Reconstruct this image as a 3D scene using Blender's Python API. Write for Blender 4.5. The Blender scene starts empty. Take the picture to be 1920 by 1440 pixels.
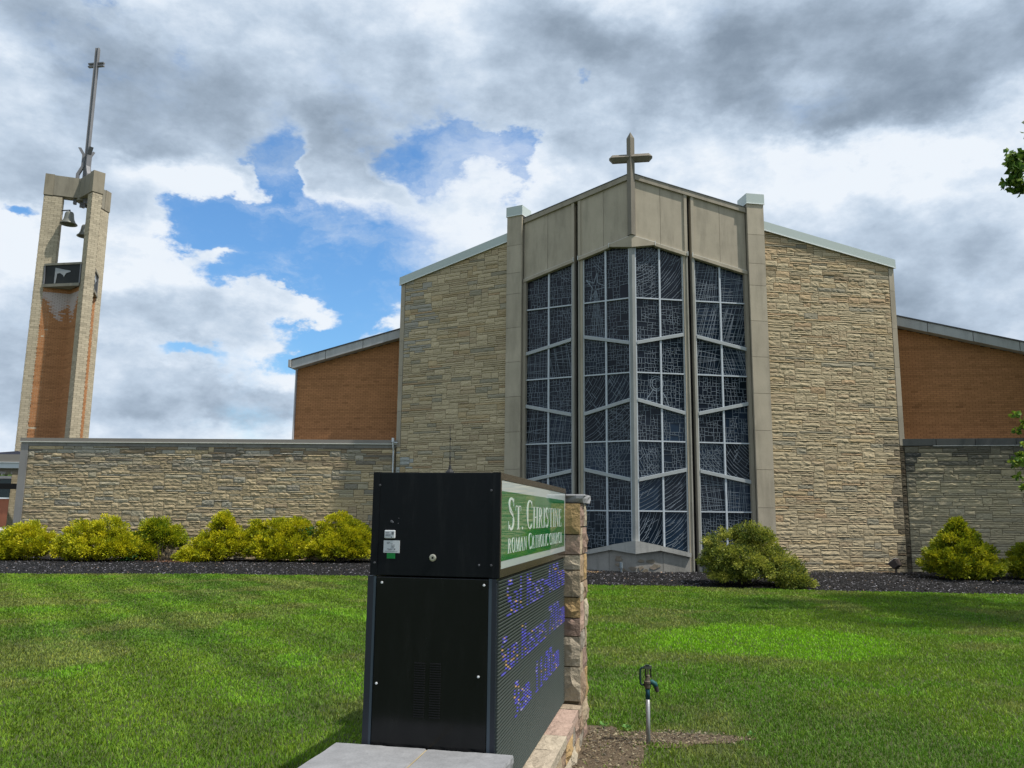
import bpy, bmesh, math, random
import numpy as np
from mathutils import Vector, Matrix

rad = math.radians
rng = random.Random(7)
nr = np.random.default_rng(11)
sc = bpy.context.scene
COL = sc.collection

# ------------------------------------------------------------------ camera
FPX, PITCH, ROLL, EYE = 1530.0, rad(9.2), 0.0112, 1.75
_F = Vector((0, math.cos(PITCH), math.sin(PITCH)))
_U0 = Vector((0, -math.sin(PITCH), math.cos(PITCH)))
_R0 = Vector((1, 0, 0))
_R = _R0 * math.cos(ROLL) + _U0 * math.sin(ROLL)
_U = -_R0 * math.sin(ROLL) + _U0 * math.cos(ROLL)
cam = bpy.data.cameras.new('camera')
cam.sensor_width = 36.0
cam.lens = 36.0 * FPX / 1920.0
cam.clip_start = 0.05
cam.clip_end = 2000
camo = bpy.data.objects.new('camera', cam)
COL.objects.link(camo)
camo.matrix_world = Matrix(((_R.x, _U.x, -_F.x, 0), (_R.y, _U.y, -_F.y, 0), (_R.z, _U.z, -_F.z, EYE), (0, 0, 0, 1)))
sc.camera = camo

# ------------------------------------------------------------------ sun, sky, exposure
SUN_EL = rad(59)
SUN_H = Vector((0.945, -0.327, 0)).normalized()          # horizontal direction towards the sun
sun_dir = Vector((SUN_H.x * math.cos(SUN_EL), SUN_H.y * math.cos(SUN_EL), math.sin(SUN_EL)))
sl = bpy.data.lights.new('sun', 'SUN')
sl.energy = 4.2
sl.angle = rad(0.8)
sl.color = (1.0, 0.955, 0.88)
so = bpy.data.objects.new('sun', sl)
COL.objects.link(so)
so.rotation_euler = sun_dir.to_track_quat('Z', 'Y').to_euler()
so.location = (30, -20, 60)

sc.view_settings.view_transform = 'Standard'
sc.view_settings.look = 'None'
sc.view_settings.exposure = 0.12
sc.view_settings.gamma = 1.0
sc.view_settings.use_curve_mapping = False
sc.cycles.max_bounces = 6
sc.cycles.diffuse_bounces = 3
sc.cycles.glossy_bounces = 3
sc.cycles.transparent_max_bounces = 8
sc.cycles.use_denoising = True

w = bpy.data.worlds.new('World')
sc.world = w
w.use_nodes = True
NT = w.node_tree
NT.nodes.clear()


class NG:
    """tiny helper for node graphs"""
    def __init__(s, nt):
        s.nt = nt

    def n(s, typ, **kw):
        x = s.nt.nodes.new(typ)
        for k, v in kw.items():
            setattr(x, k, v)
        return x

    def put(s, sock, v):
        if isinstance(v, bpy.types.NodeSocket):
            s.nt.links.new(v, sock)
        elif v is not None:
            sock.default_value = v

    def m(s, op, a, b=None, c=None, clamp=False):
        x = s.n('ShaderNodeMath', operation=op)
        x.use_clamp = clamp
        s.put(x.inputs[0], a)
        if b is not None:
            s.put(x.inputs[1], b)
        if c is not None:
            s.put(x.inputs[2], c)
        return x.outputs[0]

    def vm(s, op, a, b=None, scale=None):
        x = s.n('ShaderNodeVectorMath', operation=op)
        s.put(x.inputs[0], a)
        if b is not None:
            s.put(x.inputs[1], b)
        if scale is not None:
            s.put(x.inputs['Scale'], scale)
        return x.outputs['Value'] if op in ('DOT_PRODUCT', 'LENGTH', 'DISTANCE') else x.outputs[0]

    def noise(s, vec, scale, detail=4.0, rough=0.5, out='Fac', dist=0.0):
        x = s.n('ShaderNodeTexNoise')
        s.put(x.inputs['Vector'], vec)
        x.inputs['Scale'].default_value = scale
        x.inputs['Detail'].default_value = detail
        x.inputs['Roughness'].default_value = rough
        x.inputs['Distortion'].default_value = dist
        return x.outputs[0] if out == 'Fac' else x.outputs[1]

    def ramp(s, fac, stops, interp='LINEAR'):
        x = s.n('ShaderNodeValToRGB')
        x.color_ramp.interpolation = interp
        e = x.color_ramp.elements
        while len(e) < len(stops):
            e.new(0.5)
        for i, (p, c) in enumerate(stops):
            e[i].position = p
            e[i].color = (c[0], c[1], c[2], 1) if not isinstance(c, (int, float)) else (c, c, c, 1)
        s.put(x.inputs[0], fac)
        return x.outputs[0]

    def mix(s, fac, a, b, blend='MIX'):
        x = s.n('ShaderNodeMix', data_type='RGBA', blend_type=blend)
        s.put(x.inputs[0], fac)
        for i, v in ((6, a), (7, b)):
            if isinstance(v, bpy.types.NodeSocket):
                s.nt.links.new(v, x.inputs[i])
            else:
                x.inputs[i].default_value = (v[0], v[1], v[2], 1)
        return x.outputs[2]

    def smooth(s, v, lo, hi, a=0.0, b=1.0):
        x = s.n('ShaderNodeMapRange', interpolation_type='SMOOTHSTEP')
        s.put(x.inputs[0], v)
        x.inputs[1].default_value, x.inputs[2].default_value = lo, hi
        x.inputs[3].default_value, x.inputs[4].default_value = a, b
        return x.outputs[0]


def skydir(px, py):
    """direction of a cloud feature as seen from where the photographer stood"""
    d = _F * FPX + _R * (px - 960) + _U * (720 - py)
    return d.normalized()


g = NG(NT)
skyt = g.n('ShaderNodeTexSky', sky_type='NISHITA', sun_disc=False)
skyt.sun_elevation = SUN_EL
skyt.sun_rotation = math.atan2(SUN_H.x, SUN_H.y)
skyt.air_density = 1.3
skyt.dust_density = 0.4
skyt.ozone_density = 3.0
tc = g.n('ShaderNodeTexCoord')
D0 = tc.outputs['Generated']
DN = g.vm('NORMALIZE', D0)
# stretch so that clouds lie flat near the horizon
DS = g.vm('MULTIPLY', DN, (1.0, 1.0, 1.7))
warp = g.noise(DS, 3.2, 7.0, 0.62, out='Color')
warp = g.vm('SUBTRACT', warp, (0.5, 0.5, 0.5))
warp2 = g.noise(DS, 11.0, 6.0, 0.6, out='Color')
warp2 = g.vm('SUBTRACT', warp2, (0.5, 0.5, 0.5))
DW = g.vm('ADD', DN, g.vm('SCALE', warp, scale=0.17))
DW = g.vm('ADD', DW, g.vm('SCALE', warp2, scale=0.075))


def blob(px, py, a, b, amp, vec=None, rot=0.0):
    """soft elliptical field: half-widths a, b in photo pixels"""
    c = skydir(px, py)
    up = Vector((0, 0, 1))
    e1 = c.cross(up).normalized()
    e2 = e1.cross(c).normalized()
    r1 = e1 * math.cos(rot) + e2 * math.sin(rot)
    r2 = -e1 * math.sin(rot) + e2 * math.cos(rot)
    ka, kb = FPX / a, FPX / b
    v = vec if vec is not None else DW
    x = g.vm('DOT_PRODUCT', v, tuple(r1 * ka))
    y = g.vm('DOT_PRODUCT', v, tuple(r2 * kb))
    z = g.vm('DOT_PRODUCT', v, tuple(c))
    q = g.m('ADD', g.m('MULTIPLY', x, x), g.m('MULTIPLY', y, y))
    e = g.m('EXPONENT', g.m('MULTIPLY', q, -0.9))
    e = g.m('MULTIPLY', e, g.m('GREATER_THAN', z, 0.0))
    return g.m('MULTIPLY', e, amp)


def total(lst):
    t = lst[0]
    for x in lst[1:]:
        t = g.m('ADD', t, x)
    return t


holes = total([
    blob(515, 280, 55, 44, 1.05), blob(530, 335, 44, 40, 0.9), blob(625, 485, 175, 84, 1.5), blob(470, 415, 105, 46, 0.95), blob(345, 432, 60, 30, 0.6),
    blob(790, 312, 95, 50, 1.30), blob(880, 262, 75, 30, 0.75), blob(50, 380, 34, 18, 0.75), blob(700, 565, 60, 52, 0.95),
    blob(1055, 150, 24, 18, 0.46), blob(972, 290, 34, 46, 0.60), blob(350, 672, 85, 20, 0.75), blob(545, 655, 60, 22, 0.75),
    blob(600, 645, 40, 20, 0.5), blob(500, 520, 110, 30, 0.75), blob(960, 350, 40, 30, 0.45), blob(640, 600, 60, 26, 0.5), blob(670, 352, 85, 20, -1.1, rot=-0.28),
    blob(435, 478, 44, 18, -0.75), blob(545, 570, 60, 34, -0.6), blob(250, 340, 130, 50, -0.6), blob(410, 318, 70, 32, -0.5), blob(590, 300, 32, 60, -0.7)])
far_holes = g.smooth(g.noise(DS, 1.7, 5.0, 0.55), 0.62, 0.72, 0.0, 0.9)
# the wide gaps continue outside the frame
front = g.smooth(g.vm('DOT_PRODUCT', DN, tuple(skydir(960, 560))), 0.70, 0.80)
far_holes = g.m('MULTIPLY', far_holes, g.m('SUBTRACT', 1.0, front))
hf = g.m('ADD', holes, far_holes)
fine = g.noise(DS, 6.0, 10.0, 0.66)
hf = g.m('ADD', hf, g.m('MULTIPLY', g.m('SUBTRACT', fine, 0.5), 2.3))
soft = g.smooth(hf, 0.05, 1.05, 1.0, 0.0)
crisp = g.smooth(hf, 0.30, 0.66, 1.0, 0.0)
which = g.smooth(g.noise(DS, 3.3, 3.0, 0.5), 0.40, 0.62)
cloud = g.m('ADD', g.m('MULTIPLY', soft, which), g.m('MULTIPLY', crisp, g.m('SUBTRACT', 1.0, which)))
veil = g.m('MULTIPLY', g.smooth(g.noise(g.vm('MULTIPLY', DW, (1.0, 1.0, 2.2)), 5.0, 8.0, 0.62), 0.44, 0.74), 0.62)
cloud = g.m('MAXIMUM', cloud, veil)
# grey bellies (+) and bright tops (-)
greys = total([
    blob(60, 40, 160, 60, 0.50), blob(240, 230, 190, 90, 0.62), blob(120, 120, 130, 60, 0.2), blob(60, 310, 90, 40, 0.4),
    blob(450, 200, 230, 110, 0.42), blob(660, 260, 130, 70, 0.48), blob(760, 120, 180, 80, 0.12), blob(540, 90, 150, 60, 0.15),
    blob(1400, 60, 420, 75, 0.66), blob(1640, 170, 300, 75, 0.70), blob(1280, 165, 160, 55, 0.46), blob(1560, 235, 130, 30, 0.42),
    blob(1050, 60, 150, 60, 0.30), blob(1820, 120, 160, 80, 0.35), blob(1560, 440, 200, 60, 0.20),
    blob(1800, 500, 200, 90, 0.42), blob(1640, 560, 90, 50, 0.35), blob(1880, 600, 120, 60, 0.3),
    blob(40, 620, 80, 70, 0.55), blob(250, 560, 150, 40, 0.22), blob(330, 610, 180, 40, 0.28), blob(470, 730, 130, 32, 0.42),
    blob(330, 780, 200, 34, 0.48), blob(560, 790, 150, 24, 0.40), blob(860, 200, 60, 50, 0.2), blob(1000, 220, 90, 40, 0.12),
    blob(900, 440, 90, 60, -0.35), blob(330, 340, 180, 36, -0.75), blob(230, 480, 110, 50, -0.35), blob(30, 130, 70, 40, -0.45),
    blob(880, 60, 60, 60, -0.2), blob(1480, 150, 70, 26, -0.35), blob(1760, 290, 200, 60, -0.35), blob(1400, 270, 130, 40, -0.3),
    blob(560, 600, 170, 26, -0.30), blob(560, 700, 90, 22, -0.45), blob(670, 600, 80, 40, -0.3), blob(1500, 330, 260, 60, -0.1)])
gn = g.noise(DS, 2.3, 6.0, 0.55)
gn2 = g.noise(DS, 8.0, 7.0, 0.6)
# relief: the same noise sampled a little towards the sun gives puffs lit and shaded sides
gn3 = g.noise(g.vm('ADD', DS, (0.03, 0.0, 0.045)), 7.0, 8.0, 0.60)
gn4 = g.noise(DS, 7.0, 8.0, 0.60)
relief = g.m('MULTIPLY', g.m('SUBTRACT', gn3, gn4), 1.6)
outside = g.m('MULTIPLY', g.m('SUBTRACT', 1.0, front), 0.30)
gf = g.m('ADD', greys, g.m('MULTIPLY', g.m('SUBTRACT', gn, 0.53), 0.65))
gf = g.m('ADD', gf, g.m('MULTIPLY', g.m('SUBTRACT', gn2, 0.5), 0.38))
gf = g.m('ADD', gf, relief)
gf = g.m('ADD', gf, outside)
edge = g.smooth(hf, -0.25, 0.35)                           # thin cloud beside a gap is bright
gf = g.m('SUBTRACT', gf, g.m('MULTIPLY', edge, 0.22))
ccol = g.ramp(g.m('ADD', g.m('MULTIPLY', gf, 0.72), 0.22), [(0.0, (0.84, 0.90, 0.97)), (0.14, (0.71, 0.80, 0.91)), (0.36, (0.53, 0.635, 0.765)), (0.60, (0.385, 0.475, 0.59)), (0.82, (0.29, 0.365, 0.46)), (1.0, (0.23, 0.295, 0.38))])
SKY_STRENGTH = 0.10
ccol10 = g.vm('SCALE', ccol, scale=0.93 / SKY_STRENGTH)
tint = g.mix(1.0, skyt.outputs[0], (0.60, 0.90, 1.16), 'MULTIPLY')
skyc = g.vm('SCALE', tint, scale=1.30)
final = g.mix(cloud, skyc, ccol10)
bg = g.n('ShaderNodeBackground')
g.put(bg.inputs[0], final)
bg.inputs[1].default_value = SKY_STRENGTH
wo = g.n('ShaderNodeOutputWorld')
NT.links.new(bg.outputs[0], wo.inputs[0])
w.cycles.sampling_method = 'MANUAL'
w.cycles.sample_map_resolution = 512

# ------------------------------------------------------------------ materials


def material(name, color=None, rough=0.8, metal=0.0, spec=0.3, var=0.12, vscale=3.0, grain=0.10, gscale=60.0, bump=0.3,
             bscale=60.0, bdist=0.01, streak=0.0, emit=None, estr=0.0, stretch=(1, 1, 1), rvar=0.0, coat=0.0, transl=0.0, dust=0.0):
    """colour from the mesh attribute 'Col' (or a constant), with soft mottling, grain and relief from world-space noise"""
    mt = bpy.data.materials.new(name)
    mt.use_nodes = True
    nt = mt.node_tree
    nt.nodes.clear()
    k = NG(nt)
    out = k.n('ShaderNodeOutputMaterial')
    bs = k.n('ShaderNodeBsdfPrincipled')
    geo = k.n('ShaderNodeNewGeometry')
    pos = k.vm('MULTIPLY', geo.outputs['Position'], stretch)
    if color is None:
        at = k.n('ShaderNodeAttribute', attribute_name='Col')
        base = at.outputs['Color']
    else:
        rgb = k.n('ShaderNodeRGB')
        rgb.outputs[0].default_value = (color[0], color[1], color[2], 1)
        base = rgb.outputs[0]
    f = None
    if var:
        n1 = k.noise(pos, vscale, 5.0, 0.6)
        f = k.m('ADD', 1.0 - var, k.m('MULTIPLY', n1, 2 * var))
    if grain:
        n2 = k.noise(pos, gscale, 3.0, 0.6)
        f2 = k.m('ADD', 1.0 - grain, k.m('MULTIPLY', n2, 2 * grain))
        f = f2 if f is None else k.m('MULTIPLY', f, f2)
    if streak:
        sp = k.vm('MULTIPLY', geo.outputs['Position'], (2.6, 2.6, 0.45))
        n3 = k.smooth(k.noise(sp, 1.3, 6.0, 0.65), 0.42, 0.70)
        f = k.m('MULTIPLY', f, k.m('SUBTRACT', 1.0, k.m('MULTIPLY', n3, streak)))
    if f is not None:
        base = k.vm('SCALE', base, scale=f)
    if dust:
        n4 = k.smooth(k.noise(k.vm('MULTIPLY', geo.outputs['Position'], (9.0, 9.0, 1.6)), 1.6, 7.0, 0.7), 0.46, 0.80)
        n5 = k.smooth(k.noise(geo.outputs['Position'], 55.0, 3.0, 0.7), 0.66, 0.74)
        base = k.mix(k.m('MULTIPLY', k.m('ADD', n4, k.m('MULTIPLY', n5, 0.6)), dust), base, (0.11, 0.11, 0.105))
    k.put(bs.inputs['Base Color'], base)
    bs.inputs['Roughness'].default_value = rough
    if rvar:
        k.put(bs.inputs['Roughness'], k.m('ADD', rough - rvar, k.m('MULTIPLY', k.noise(pos, 4.0, 4.0, 0.6), 2 * rvar)))
    bs.inputs['Metallic'].default_value = metal
    bs.inputs['Specular IOR Level'].default_value = spec
    if coat:
        bs.inputs['Coat Weight'].default_value = coat
        bs.inputs['Coat Roughness'].default_value = 0.03
    if bump:
        bp = k.n('ShaderNodeBump')
        bp.inputs['Strength'].default_value = bump
        bp.inputs['Distance'].default_value = bdist
        k.put(bp.inputs['Height'], k.noise(pos, bscale, 5.0, 0.6))
        nt.links.new(bp.outputs[0], bs.inputs['Normal'])
    if emit is not None:
        if emit == 'Col':
            k.put(bs.inputs['Emission Color'], base)
            for l_ in list(bs.inputs['Base Color'].links):
                nt.links.remove(l_)
            bs.inputs['Base Color'].default_value = (0.02, 0.02, 0.03, 1)
        else:
            bs.inputs['Emission Color'].default_value = (*emit, 1)
        bs.inputs['Emission Strength'].default_value = estr
    sh = bs.outputs[0]
    if transl:
        tr = k.n('ShaderNodeBsdfTranslucent')
        k.put(tr.inputs[0], base)
        ms = k.n('ShaderNodeMixShader')
        ms.inputs[0].default_value = transl
        nt.links.new(sh, ms.inputs[1])
        nt.links.new(tr.outputs[0], ms.inputs[2])
        sh = ms.outputs[0]
    nt.links.new(sh, out.inputs[0])
    return mt


M = {}
M['stone'] = material('split_limestone', rough=0.9, var=0.12, vscale=2.2, grain=0.22, gscale=30, bump=0.55, bscale=30, bdist=0.015, spec=0.2)
M['mortar'] = material('mortar', (0.115, 0.088, 0.052), rough=0.95, var=0.2, vscale=1.5, grain=0.15, gscale=60, bump=0.5, bscale=80)
M['limestone'] = material('smooth_limestone', rough=0.85, var=0.20, vscale=1.6, grain=0.09, gscale=40, bump=0.15, bscale=60, streak=0.20, spec=0.25)
M['concrete'] = material('grey_concrete', rough=0.9, var=0.22, vscale=1.7, grain=0.12, gscale=40, bump=0.4, bscale=30, bdist=0.015, streak=0.25, spec=0.25)
M['coping_metal'] = material('pale_green_metal', (0.50, 0.56, 0.52), rough=0.42, var=0.05, vscale=0.8, grain=0.02, bump=0.0, spec=0.5)
M['fascia'] = material('weathered_fascia', (0.46, 0.46, 0.45), rough=0.6, var=0.14, vscale=1.2, grain=0.05, gscale=30, bump=0.1, bscale=20, streak=0.2)
M['brick'] = material('brick', rough=0.9, var=0.14, vscale=0.9, grain=0.14, gscale=45, bump=0.3, bscale=90, spec=0.2)
M['brick_mortar'] = material('brick_mortar', rough=0.95, var=0.1, grain=0.1, bump=0.2)
M['white_metal'] = material('worn_aluminium', rough=0.5, var=0.18, vscale=3.0, grain=0.15, gscale=30, bump=0.1, bscale=40, spec=0.5)
M['black_gap'] = material('dark_recess', (0.008, 0.008, 0.009), rough=0.9, var=0.2, grain=0, bump=0)
M['glass'] = material('dark_glass', rough=0.12, var=0.5, vscale=2.4, grain=0.0, bump=0.10, bscale=7, bdist=0.02, spec=0.22)
M['lead'] = material('lead_came', rough=0.55, var=0.35, vscale=2.0, grain=0.1, bump=0.0, spec=0.4)
M['cast_stone'] = material('stained_cast_stone', rough=0.9, var=0.25, vscale=2.5, grain=0.15, gscale=30, bump=0.4, bscale=40, streak=0.2)
M['leaf'] = material('leaf', rough=0.55, var=0.10, vscale=1.2, grain=0, bump=0, spec=0.35, transl=0.30)
M['grass'] = material('grass_blade', rough=0.6, var=0.08, vscale=0.6, grain=0, bump=0, spec=0.25, transl=0.30)
M['lawn'] = material('turf_soil', rough=0.95, var=0.25, vscale=0.8, grain=0.3, gscale=30, bump=0.6, bscale=40, bdist=0.03)
M['mulch_base'] = material('mulch_bed', (0.010, 0.009, 0.010), rough=0.9, var=0.3, vscale=2, grain=0.4, gscale=30, bump=1.0, bscale=25, bdist=0.06)
M['mulch'] = material('rubber_chips', rough=0.6, var=0.1, grain=0, bump=0, spec=0.28)
M['soil'] = material('dry_soil', rough=0.95, var=0.25, vscale=4, grain=0.3, gscale=40, bump=1.0, bscale=35, bdist=0.03)
M['bark'] = material('bark', (0.07, 0.055, 0.04), rough=0.95, var=0.25, vscale=5, grain=0.3, gscale=30, bump=1.0, bscale=14, bdist=0.03, stretch=(1, 1, 0.25))
M['black_gloss'] = material('gloss_black_panel', (0.0055, 0.0065, 0.0075), rough=0.16, var=0.1, vscale=1.5, grain=0.0, bump=0.02, bscale=3, bdist=0.02, spec=0.34, rvar=0.05, dust=0.05)
M['black_satin'] = material('satin_black_sheet', (0.007, 0.0085, 0.010), rough=0.34, var=0.15, vscale=3, grain=0.1, gscale=80, bump=0.05, bscale=6, spec=0.14, rvar=0.08, dust=0.10)
M['navy'] = material('dark_navy_extrusion', (0.014, 0.018, 0.028), rough=0.4, var=0.1, grain=0.05, bump=0.0, spec=0.5)
M['navy_edge'] = material('bright_navy_edge', (0.05, 0.07, 0.09), rough=0.35, var=0.1, grain=0.05, bump=0.0, spec=0.5)
M['slat'] = material('led_louver', (0.060, 0.074, 0.068), rough=0.5, var=0.12, vscale=6, grain=0.1, gscale=120, bump=0.0, spec=0.4)
M['led'] = material('lit_led', rough=0.5, var=0, grain=0, bump=0, emit='Col', estr=0.62)
M['sign_green'] = material('green_sign_face', (0.004, 0.155, 0.045), rough=0.04, var=0.04, vscale=2, grain=0, bump=0.0, bscale=2.0, bdist=0.01, spec=0.5, coat=0.35)
M['sign_white'] = material('white_sign_face', (0.50, 0.56, 0.55), rough=0.04, var=0.04, vscale=2, grain=0, bump=0.02, bscale=2.0, bdist=0.01, spec=0.5, coat=0.35)
M['sign_letter'] = material('white_lettering', (0.62, 0.72, 0.66), rough=0.05, var=0.0, grain=0, bump=0.0, spec=0.5, coat=0.35)
M['bronze'] = material('bronze_frame', (0.045, 0.035, 0.026), rough=0.22, var=0.2, vscale=4, grain=0.1, bump=0.03, bscale=8, spec=0.6)
M['label'] = material('label_white', (0.62, 0.64, 0.65), rough=0.5, var=0.05, grain=0, bump=0)
M['label_green'] = material('label_green', (0.01, 0.24, 0.05), rough=0.5, var=0.05, grain=0, bump=0)
M['print'] = material('grey_print', (0.16, 0.17, 0.19), rough=0.6, var=0, grain=0, bump=0)
M['steel'] = material('brushed_steel', (0.50, 0.47, 0.38), rough=0.35, metal=0.6, var=0.1, grain=0.05, bump=0)
M['galv'] = material('galvanised_pipe', rough=0.45, metal=0.5, var=0.2, vscale=12, grain=0.15, gscale=80, bump=0.1, bscale=60)
M['cast_iron'] = material('worn_cast_iron', rough=0.6, metal=0.2, var=0.25, vscale=30, grain=0.2, gscale=120, bump=0.3, bscale=80, bdist=0.003)
M['rubble'] = material('brown_rubble_stone', rough=0.92, var=0.30, vscale=9, grain=0.24, gscale=45, bump=1.0, bscale=26, bdist=0.02, spec=0.2)
M['slab'] = material('grey_cap_slab', (0.25, 0.25, 0.255), rough=0.85, var=0.42, vscale=9, grain=0.22, gscale=90, bump=0.4, bscale=50, bdist=0.008)
M['bell'] = material('bronze_bell', (0.20, 0.20, 0.17), rough=0.5, metal=0.5, var=0.2, vscale=3, grain=0.1, bump=0.1)
M['mast'] = material('grey_painted_steel', (0.20, 0.20, 0.21), rough=0.5, var=0.2, vscale=3, grain=0.08, bump=0.05, streak=0.3)
M['dark_louver'] = material('dark_louver', (0.022, 0.024, 0.022), rough=0.55, var=0.2, grain=0.1, bump=0.2, bscale=60)
M['bronze_lamp'] = material('brown_floodlight', (0.075, 0.055, 0.048), rough=0.42, var=0.12, vscale=14, grain=0.08, bump=0.05, spec=0.5)
M['shingle'] = material('blue_grey_shingle', (0.075, 0.08, 0.11), rough=0.9, var=0.2, grain=0.2, gscale=12, bump=0.3)
M['beige'] = material('beige_panel', (0.27, 0.245, 0.215), rough=0.8, var=0.08, grain=0.04, bump=0.05)
M['white_paint'] = material('white_paint', (0.66, 0.70, 0.72), rough=0.6, var=0.05, grain=0.03, bump=0)
M['dark_window'] = material('far_window_glass', (0.008, 0.018, 0.018), rough=0.08, var=0.3, vscale=1.0, grain=0, bump=0, spec=0.5)
M['roof'] = material('grey_membrane', (0.20, 0.20, 0.20), rough=0.9, var=0.15, grain=0.1, bump=0.1)
M['road'] = material('pale_concrete_drive', (0.42, 0.41, 0.38), rough=0.9, var=0.1, grain=0.1, gscale=8, bump=0.1)

# ------------------------------------------------------------------ object helpers


class MB:
    """collects faces in world space; build() links them as ONE mesh object under its parent"""
    def __init__(s):
        s.v, s.f, s.c = [], [], []

    def add(s, verts, faces, col=(1, 1, 1)):
        o = len(s.v)
        s.v += [tuple(p) for p in verts]
        s.f += [tuple(i + o for i in q) for q in faces]
        s.c += [tuple(col)] * len(verts)

    def hexa(s, p, col=(1, 1, 1)):
        """p: 4 bottom corners (counter-clockwise seen from above) and the 4 above them"""
        s.add(p, [(0, 3, 2, 1), (4, 5, 6, 7), (0, 1, 5, 4), (1, 2, 6, 5), (2, 3, 7, 6), (3, 0, 4, 7)], col)

    def box(s, c, ax, ay, az, hx, hy, hz, col=(1, 1, 1)):
        c, ax, ay, az = Vector(c), Vector(ax), Vector(ay), Vector(az)
        p = [c + ax * (hx * a) + ay * (hy * b) + az * (hz * d) for d in (-1, 1) for a, b in ((-1, -1), (1, -1), (1, 1), (-1, 1))]
        s.hexa(p, col)

    def prism(s, poly, off, col=(1, 1, 1)):
        n = len(poly)
        off = Vector(off)
        a = [Vector(p) for p in poly]
        b = [p + off for p in a]
        f = [tuple(range(n - 1, -1, -1)), tuple(range(n, 2 * n))]
        f += [(i, (i + 1) % n, n + (i + 1) % n, n + i) for i in range(n)]
        s.add(a + b, f, col)

    def tube(s, pts, r, n=8, col=(1, 1, 1), caps=True):
        pts = [Vector(p) for p in pts]
        rr = r if isinstance(r, (list, tuple)) else [r] * len(pts)
        vs, fs = [], []
        t0 = (pts[1] - pts[0]).normalized()
        ref = Vector((0, 0, 1)) if abs(t0.z) < 0.9 else Vector((1, 0, 0))
        x = t0.cross(ref).normalized()
        for i, p in enumerate(pts):
            if i == 0:
                t = t0
            elif i == len(pts) - 1:
                t = (pts[i] - pts[i - 1]).normalized()
            else:
                t = ((pts[i] - pts[i - 1]).normalized() + (pts[i + 1] - pts[i]).normalized()).normalized()
            x = (x - t * x.dot(t)).normalized()
            y = t.cross(x)
            for k in range(n):
                a = 2 * math.pi * k / n
                vs.append(p + (x * math.cos(a) + y * math.sin(a)) * rr[i])
        for i in range(len(pts) - 1):
            for k in range(n):
                a, b = i * n + k, i * n + (k + 1) % n
                fs.append((a, b, b + n, a + n))
        if caps:
            fs.append(tuple(range(n - 1, -1, -1)))
            fs.append(tuple(range((len(pts) - 1) * n, len(pts) * n)))
        s.add(vs, fs, col)

    def lathe(s, base, prof, n=16, axis=(0, 0, 1), col=(1, 1, 1)):
        """prof: (radius, height) pairs"""
        base = Vector(base)
        az = Vector(axis).normalized()
        ax = az.cross(Vector((0, 1, 0)) if abs(az.y) < 0.9 else Vector((1, 0, 0))).normalized()
        ay = az.cross(ax)
        vs, fs = [], []
        for r, h in prof:
            for k in range(n):
                a = 2 * math.pi * k / n
                vs.append(base + az * h + (ax * math.cos(a) + ay * math.sin(a)) * max(r, 1e-4))
        for i in range(len(prof) - 1):
            for k in range(n):
                a, b = i * n + k, i * n + (k + 1) % n
                fs.append((a, b, b + n, a + n))
        fs.append(tuple(range(n - 1, -1, -1)))
        fs.append(tuple(range((len(prof) - 1) * n, len(prof) * n)))
        s.add(vs, fs, col)

    def build(s, name, mat, parent=None, smooth=False, label=None, kind=None, bevel=0.0):
        off = Vector((0, 0, 0))
        if parent is not None:
            q = parent
            while q.parent is not None:
                q = q.parent
            off = q.location.copy() if parent.get('root_at') is None else Vector(parent['root_at'])
        me = bpy.data.meshes.new(name)
        me.from_pydata([(x - off.x, y - off.y, z - off.z) for x, y, z in s.v], [], s.f)
        a = me.color_attributes.new('Col', 'FLOAT_COLOR', 'POINT')
        buf = np.ones((len(s.v), 4), dtype=np.float32)
        buf[:, :3] = np.array(s.c, dtype=np.float32)
        a.data.foreach_set('color', buf.ravel())
        if bevel:
            bm = bmesh.new()
            bm.from_mesh(me)
            bmesh.ops.bevel(bm, geom=list(bm.edges), offset=bevel, segments=1, affect='EDGES', clamp_overlap=True)
            bm.to_mesh(me)
            bm.free()
        me.materials.append(M[mat] if isinstance(mat, str) else mat)
        if smooth:
            me.polygons.foreach_set('use_smooth', [True] * len(me.polygons))
        o = bpy.data.objects.new(name, me)
        COL.objects.link(o)
        if parent is not None:
            o.parent = parent
        if label:
            o['label'] = label
        if kind:
            o['kind'] = kind
        return o


def thing(name, label, cat, loc, group=None):
    o = bpy.data.objects.new(name, None)
    o.empty_display_size = 0.2
    COL.objects.link(o)
    o.location = loc
    o['label'] = label
    o['category'] = cat
    if group:
        o['group'] = group
    return o


def tag(o, label=None, cat=None, group=None, kind=None):
    for k, v in (('label', label), ('category', cat), ('group', group), ('kind', kind)):
        if v:
            o[k] = v
    return o


def fast_mesh(name, mat, V, Fc, C, kind=None, parent=None, smooth=False):
    """V (n,3), Fc (m,3) triangles, C (n,3)"""
    off = np.zeros(3)
    if parent is not None:
        off = np.array(parent.location)
    me = bpy.data.meshes.new(name)
    me.vertices.add(len(V))
    me.vertices.foreach_set('co', (V - off).astype(np.float32).ravel())
    m = len(Fc)
    me.loops.add(m * 3)
    me.loops.foreach_set('vertex_index', Fc.astype(np.int32).ravel())
    me.polygons.add(m)
    me.polygons.foreach_set('loop_start', np.arange(0, m * 3, 3, dtype=np.int32))
    me.polygons.foreach_set('loop_total', np.full(m, 3, dtype=np.int32))
    me.update(calc_edges=True)
    a = me.color_attributes.new('Col', 'FLOAT_COLOR', 'POINT')
    buf = np.ones((len(V), 4), dtype=np.float32)
    buf[:, :3] = C
    a.data.foreach_set('color', buf.ravel())
    me.materials.append(M[mat])
    if smooth:
        me.polygons.foreach_set('use_smooth', np.ones(m, dtype=bool))
    o = bpy.data.objects.new(name, me)
    COL.objects.link(o)
    if parent is not None:
        o.parent = parent
    if kind:
        o['kind'] = kind
    return o


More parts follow.
